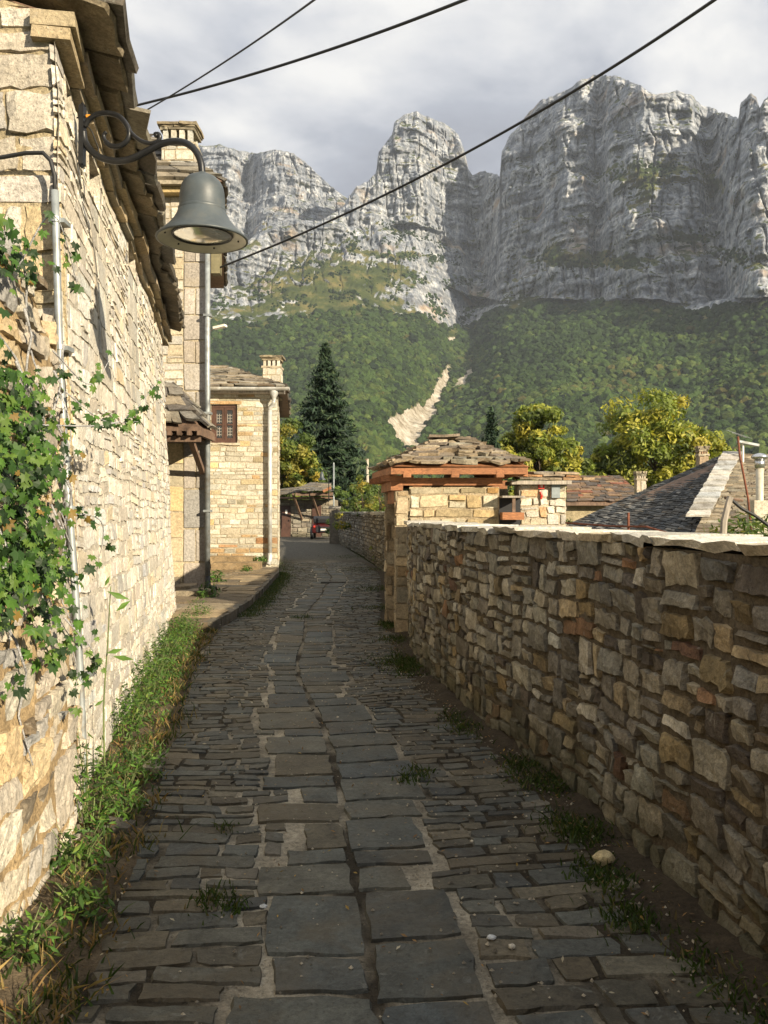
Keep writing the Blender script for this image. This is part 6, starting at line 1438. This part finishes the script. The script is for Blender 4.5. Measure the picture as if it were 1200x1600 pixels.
shoots = [((-1.42, 3.45, 1.95), (-1.30, 4.2, 2.05), (-1.32, 5.0, 2.38), .8), ((-1.44, 3.7, 2.3), (-1.38, 4.0, 2.2), (-1.40, 4.4, 2.42), .5), ((-1.45, 3.8, 1.6), (-1.36, 4.1, 1.55), (-1.45, 4.3, 1.3), .5), ((-1.42, 3.3, 2.55), (-1.28, 3.3, 2.75), (-1.25, 3.5, 2.5), .5), ((-1.46, 3.9, 2.15), (-1.38, 4.2, 2.05), (-1.40, 4.9, 2.12), .8), ((-1.45, 3.6, 1.25), (-1.38, 3.8, .95), (-1.42, 3.9, .7), .5), ((-1.50, 4.0, 1.1), (-1.45, 4.25, .9), (-1.50, 4.4, .75), .6)]
m = MB()
for a, b, c, dn in shoots:
    S_ = spline([a, b, c], 9); m.tube(S_, list(np.linspace(.004, .0015, len(S_))), 5)
    for k in range(int(30 * dn)):
        q = S_[rng.integers(3, len(S_))] + rng.normal(0, .022, 3); P.append(q); Nn.append(np.array([.5, -.8, .4]) + rng.normal(0, .4, 3)); Sz.append(rng.uniform(.018, .038))
for k in range(16):
    y = rng.uniform(2.8, 4.4); v = rng.uniform(1.2, 2.7); S_ = []
    for j in range(9):
        S_.append(fW(np.array([float(us_(y))]), np.array([v]), np.array([.03 + .03 * math.sin(j + k)]))[0]); y += rng.normal(.05, .05); v -= rng.uniform(.03, .13)
    m.tube(S_, list(np.linspace(.006, .003, 9)), 5)
m.build('stem', M['bark'], cr, smooth=True)
creeper(cr, np.array(P), np.array(Sz), np.array(Nn), 300)

# ---- weeds along the left verge
WG = [((.055, .12, .018), 4), ((.085, .17, .024), 3), ((.03, .065, .012), 3), ((.14, .20, .035), 1)]
def weed(label, x, y, r, h, n, ls, pal=WG, group='weeds along the left wall foot', name='weed_clump', z0=.02):
    root = thing(name, label, 'weed', (x, y, z0), group); m = MB()
    for k in range(9):
        th = rng.uniform(0, 6.283); q = (x + r * .8 * math.cos(th), y + r * .8 * math.sin(th), z0 + h * rng.uniform(.5, 1)); m.tube([(x + .2 * r * math.cos(th), y + .2 * r * math.sin(th), z0 - .02), ((x + q[0]) / 2, (y + q[1]) / 2, q[2] * .6), q], [.004, .003, .0015], 4)
    m.build('stem', plain('weed_stem', (.10, .13, .04), .8) if 'weed_stem' not in bpy.data.materials else bpy.data.materials['weed_stem'], root)
    d = rng.normal(size=(n, 3)); d[:, 2] = np.abs(d[:, 2]); d /= np.linalg.norm(d, axis=1)[:, None]; rr = rng.uniform(.2, 1, n) ** .5; q = np.array([x, y, z0]) + d * rr[:, None] * [r, r, h]; q += rng.normal(0, .012, q.shape); q[:, 2] = np.maximum(q[:, 2], z0 + .005)
    V, F = quads(q, d * .5 + [0, 0, .6] + rng.normal(0, .5, (n, 3)), ls * rng.uniform(.6, 1.35, n), .62, -.06); mk('foliage', V, F, M['leaf'], root, tint=np.repeat(palcols(pal, n, .25), 4, 0))
wx = lambda y, f: float(houseL_x(y)) * (1 - f) + float(leftedge(y)) * f
wl = [(3.05, .25, .16, .14, 'broad leafed weed clump nearest the camera at the left edge'), (3.35, .75, .14, .13, 'low green weeds on dry soil beside the first setts'), (3.75, .35, .15, .22, 'weed clump at the outer face of the bulging rubble wall'), (4.22, .25, .20, .52, 'tall leafy weed mound round the foot of the metal conduit'), (4.45, .75, .16, .20, 'spreading weed clump between conduit foot and setts'), (4.95, .55, .20, .24, 'bushy weeds just beyond the conduit foot'), (5.35, .9, .12, .14, 'small trailing weed at the edge of the setts past the conduit'), (5.9, .18, .17, .34, 'weed clump under the wall lamp, against the wall'), (6.4, .3, .20, .38, 'bushy bright weeds slightly beyond the lamp against the long house'), (6.95, .3, .20, .42, 'tall bushy weeds midway along the long house wall'), (7.5, .35, .22, .40, 'dense weed bush beyond the midway of the long house wall'), (8.1, .35, .22, .44, 'largest rounded weed bush against the long house wall'), (8.8, .4, .22, .38, 'weed bush beside the narrowing verge'), (9.5, .4, .22, .42, 'rounded weed bush near the far third of the long house'), (10.3, .45, .2, .38, 'pale leafed weed bush near the end of the long house'), (11.0, .5, .2, .34, 'weed bush beside the first terrace flagstone'), (12.1, .6, .2, .40, 'weed bush at the far corner of the long house')]
for y, f, r, h, lab in wl: weed(lab, wx(y, f * .85), y, r * (1.12 if y > 4.8 else .9), h * .95, int((430 if y > 4.8 else 260) * (r / .2) * (h / .3) ** .6) + 40, .022 if y > 4.6 else .024)
# tall stem weed in front of the wall
st = thing('tall_weed', 'single tall weed stem with drooping leaves against the lower left wall', 'weed', (-1.62, 4.95, .02)); m = MB(); S_ = spline([(-1.62, 4.95, 0), (-1.63, 4.95, .45), (-1.60, 4.93, .85), (-1.58, 4.92, 1.17)], 8); m.tube(S_, list(np.linspace(.006, .003, len(S_))), 6); m.build('stem', bpy.data.materials['weed_stem'], st, smooth=True)
for q, n_, s_ in (((-1.53, 4.90, 1.12), (.5, -.8, .5), .07), ((-1.50, 4.90, 1.06), (.7, -.5, .1), .06), ((-1.55, 4.90, .80), (.6, -.6, .6), .055), ((-1.50, 4.9, .76), (.3, -.8, .3), .06), ((-1.60, 4.92, 1.2), (.2, -.8, .6), .04), ((-1.64, 4.9, .5), (.5, -.7, .5), .035)):
    V, F = quads(np.array([q]), np.array([n_], float), np.array([s_]), .55, -.1); mk('leaf', V, F, M['leaf'], st, tint=(.09, .17, .025))
weed('leafy vine and shrub behind the coping around the grey post', xy(1160, 7.6), 7.6, .42, .55, 900, .045, GR + [((.2, .2, .04), 2)], None, 'leafy_shrub', 1.05)
weed('ragged bush at the right edge behind the coping below the metal flue', xy(1205, 7.0), 7.0, .35, .5, 600, .045, GR, None, 'leafy_shrub', 1.1)
weed('small green weed growing on the step of the far stone house', xy(404, 22), 22.2, .2, .16, 140, .05, WG, None, 'weed_clump', .32)
weed('green tuft on the terrace right of the far house step', xy(385, 21.0), 21.0, .17, .18, 120, .05, WG, None, 'weed_clump', .12)
weed('green tuft at the foot of the tall house drainpipe', xy(336, 17.6), 17.6, .25, .3, 200, .05, WG, None, 'weed_clump', .12)
weed('grassy clump at the base of the tall house corner in shade', xy(325, 14.6), 14.6, .22, .35, 240, .04, WG, None, 'weed_clump', .08)

def blades(name, patches, pal, hmin, hmax, wd=.004):
    Vs = []; Fs = []; Ts = []; n0 = 0
    for (x, y, rx, ry, n) in patches:
        P = np.column_stack([x + rng.normal(0, rx, n), y + rng.normal(0, ry, n), np.full(n, .004)]); hh = hmin + (hmax - hmin) * rng.random(n) ** 2; th = rng.uniform(0, 6.283, n); s = np.column_stack([np.cos(th), np.sin(th), 0 * th]) * wd * rng.uniform(.6, 1.6, (n, 1)); ln = np.column_stack([rng.normal(0, .45, n), rng.normal(0, .45, n), np.ones(n)]) * hh[:, None]
        V = np.stack([P - s, P + s, P + ln * .55 + s * .7, P + ln * [1.35, 1.35, .95], P + ln * .55 - s * .7], 1).reshape(-1, 3); Vs.append(V); c = palcols(pal, n, .3); Ts.append(np.repeat(c, 5, 0))
        Fs.append(np.arange(5 * n).reshape(n, 5) + n0); n0 += 5 * n
    o = mk(name, np.vstack(Vs), np.vstack(Fs), M['leaf'], None, tint=np.vstack(Ts), origin=(0, 5, 0)); o['kind'] = 'stuff'; return o
GD = [((.030, .055, .010), 3), ((.045, .075, .013), 3), ((.08, .09, .02), 1), ((.14, .11, .05), .7)]
pt_ = []
for y in np.arange(2.2, 13, .16):          # foot of the right wall
    k = fbm(np.array([[y * 1.1, 3.3, 0]]), 2)[0]; n = int(max(0, .08 + k * 1.9) * 200); xr = float(wallr_x(y)) - rng.uniform(.10, .24)
    if n: pt_.append((xr, y, .06, .10, n))
for px, py, r_, n in ((628, 1035, .16, 900), (655, 1048, .14, 500), (870, 1225, .10, 700), (905, 1300, .08, 500), (945, 1375, .07, 400), (830, 1200, .08, 500), (985, 1440, .06, 300), (650, 1210, .05, 120), (636, 1222, .04, 60), (335, 1412, .05, 150), (365, 1420, .03, 70), (350, 1297, .03, 40), (590, 920, .3, 700), (597, 950, .2, 500), (618, 1000, .12, 400), (470, 965, .1, 160), (560, 870, .6, 800), (575, 890, .5, 700)):
    y = 1.6 * PX / (py - 800); pt_.append(((px - 600) / PX * y, y, r_, r_ * 1.3, n))
for y in np.arange(13, 22.5, .2): pt_.append((float(leftedge(y)) + .16, y, .12, .1, 170))
for y in np.arange(23, 30, .4): pt_.append((float(leftedge(y)) + .3, y, .3, .2, 160))
blades('grass', pt_, GD, .012, .055)
pt_ = [(wx(y, rng.uniform(.05, .95)), y, .07, .06, int(rng.uniform(5, 80))) for y in np.arange(2.5, 13, .07)]
blades('grass', pt_, GD + [((.30, .22, .09), 3), ((.24, .15, .06), 2)], .02, .10)
# fallen dry leaves and crumbs of mortar, thickest on the verge and against the right wall
n = 2200; yy = rng.uniform(2.2, 12, n) ** 1.0; sd_ = rng.random(n); xx = np.where(sd_ < .5, [wx(y, rng.uniform(.05, 1.15)) for y in yy], np.where(sd_ < .78, wallr_x(yy) - np.abs(rng.normal(0, .2, n)) - .03, roadx(yy) + rng.normal(0, .6, n)))
V, F = quads(np.column_stack([xx, yy, road_z(xx, yy) + np.where(sd_ < .5, .035, .016)]), np.column_stack([rng.normal(0, .35, (n, 2)), np.ones(n)]), rng.uniform(.004, .016, n), .8, .1)
o = mk('fallen_leaves', V, F, M['leaf'], None, tint=np.repeat(palcols([((.28, .16, .06), 3), ((.16, .09, .04), 3), ((.45, .40, .30), 1.4), ((.40, .26, .06), 1)], n, .3), 4, 0), origin=(0, 5, 0)); o['kind'] = 'stuff'
n = 1700; yy = rng.uniform(2.0, 11, n); xx = np.where(rng.random(n) < .55, roadx(yy) + rng.choice([-1, 1], n) * np.abs(rng.normal(.36, .22, n)), wallr_x(yy) - np.abs(rng.normal(.0, .3, n)) - .04); s_ = rng.uniform(.003, .010, n)
Cn = np.column_stack([xx, yy, road_z(xx, yy) + .008]); T_ = np.array([(1, 0, 0), (0, 1, 0), (-1, 0, 0), (0, -1, 0), (0, 0, 1)]); V = (Cn[:, None, :] + T_[None] * s_[:, None, None] * rng.uniform(.6, 1.3, (n, 5, 1))).reshape(-1, 3); b_ = (np.arange(n) * 5)[:, None]; F = np.vstack([b_ + [0, 1, 4], b_ + [1, 2, 4], b_ + [2, 3, 4], b_ + [3, 0, 4]])
o = mk('gravel', V, F, M['mortar'], None, tint=np.repeat(palcols([((.40, .36, .28), 3), ((.22, .20, .16), 3)], n, .3), 5, 0), origin=(0, 5, 0)); o['kind'] = 'stuff'
for o in bpy.data.objects:
    if '_w' in o: del o['_w']
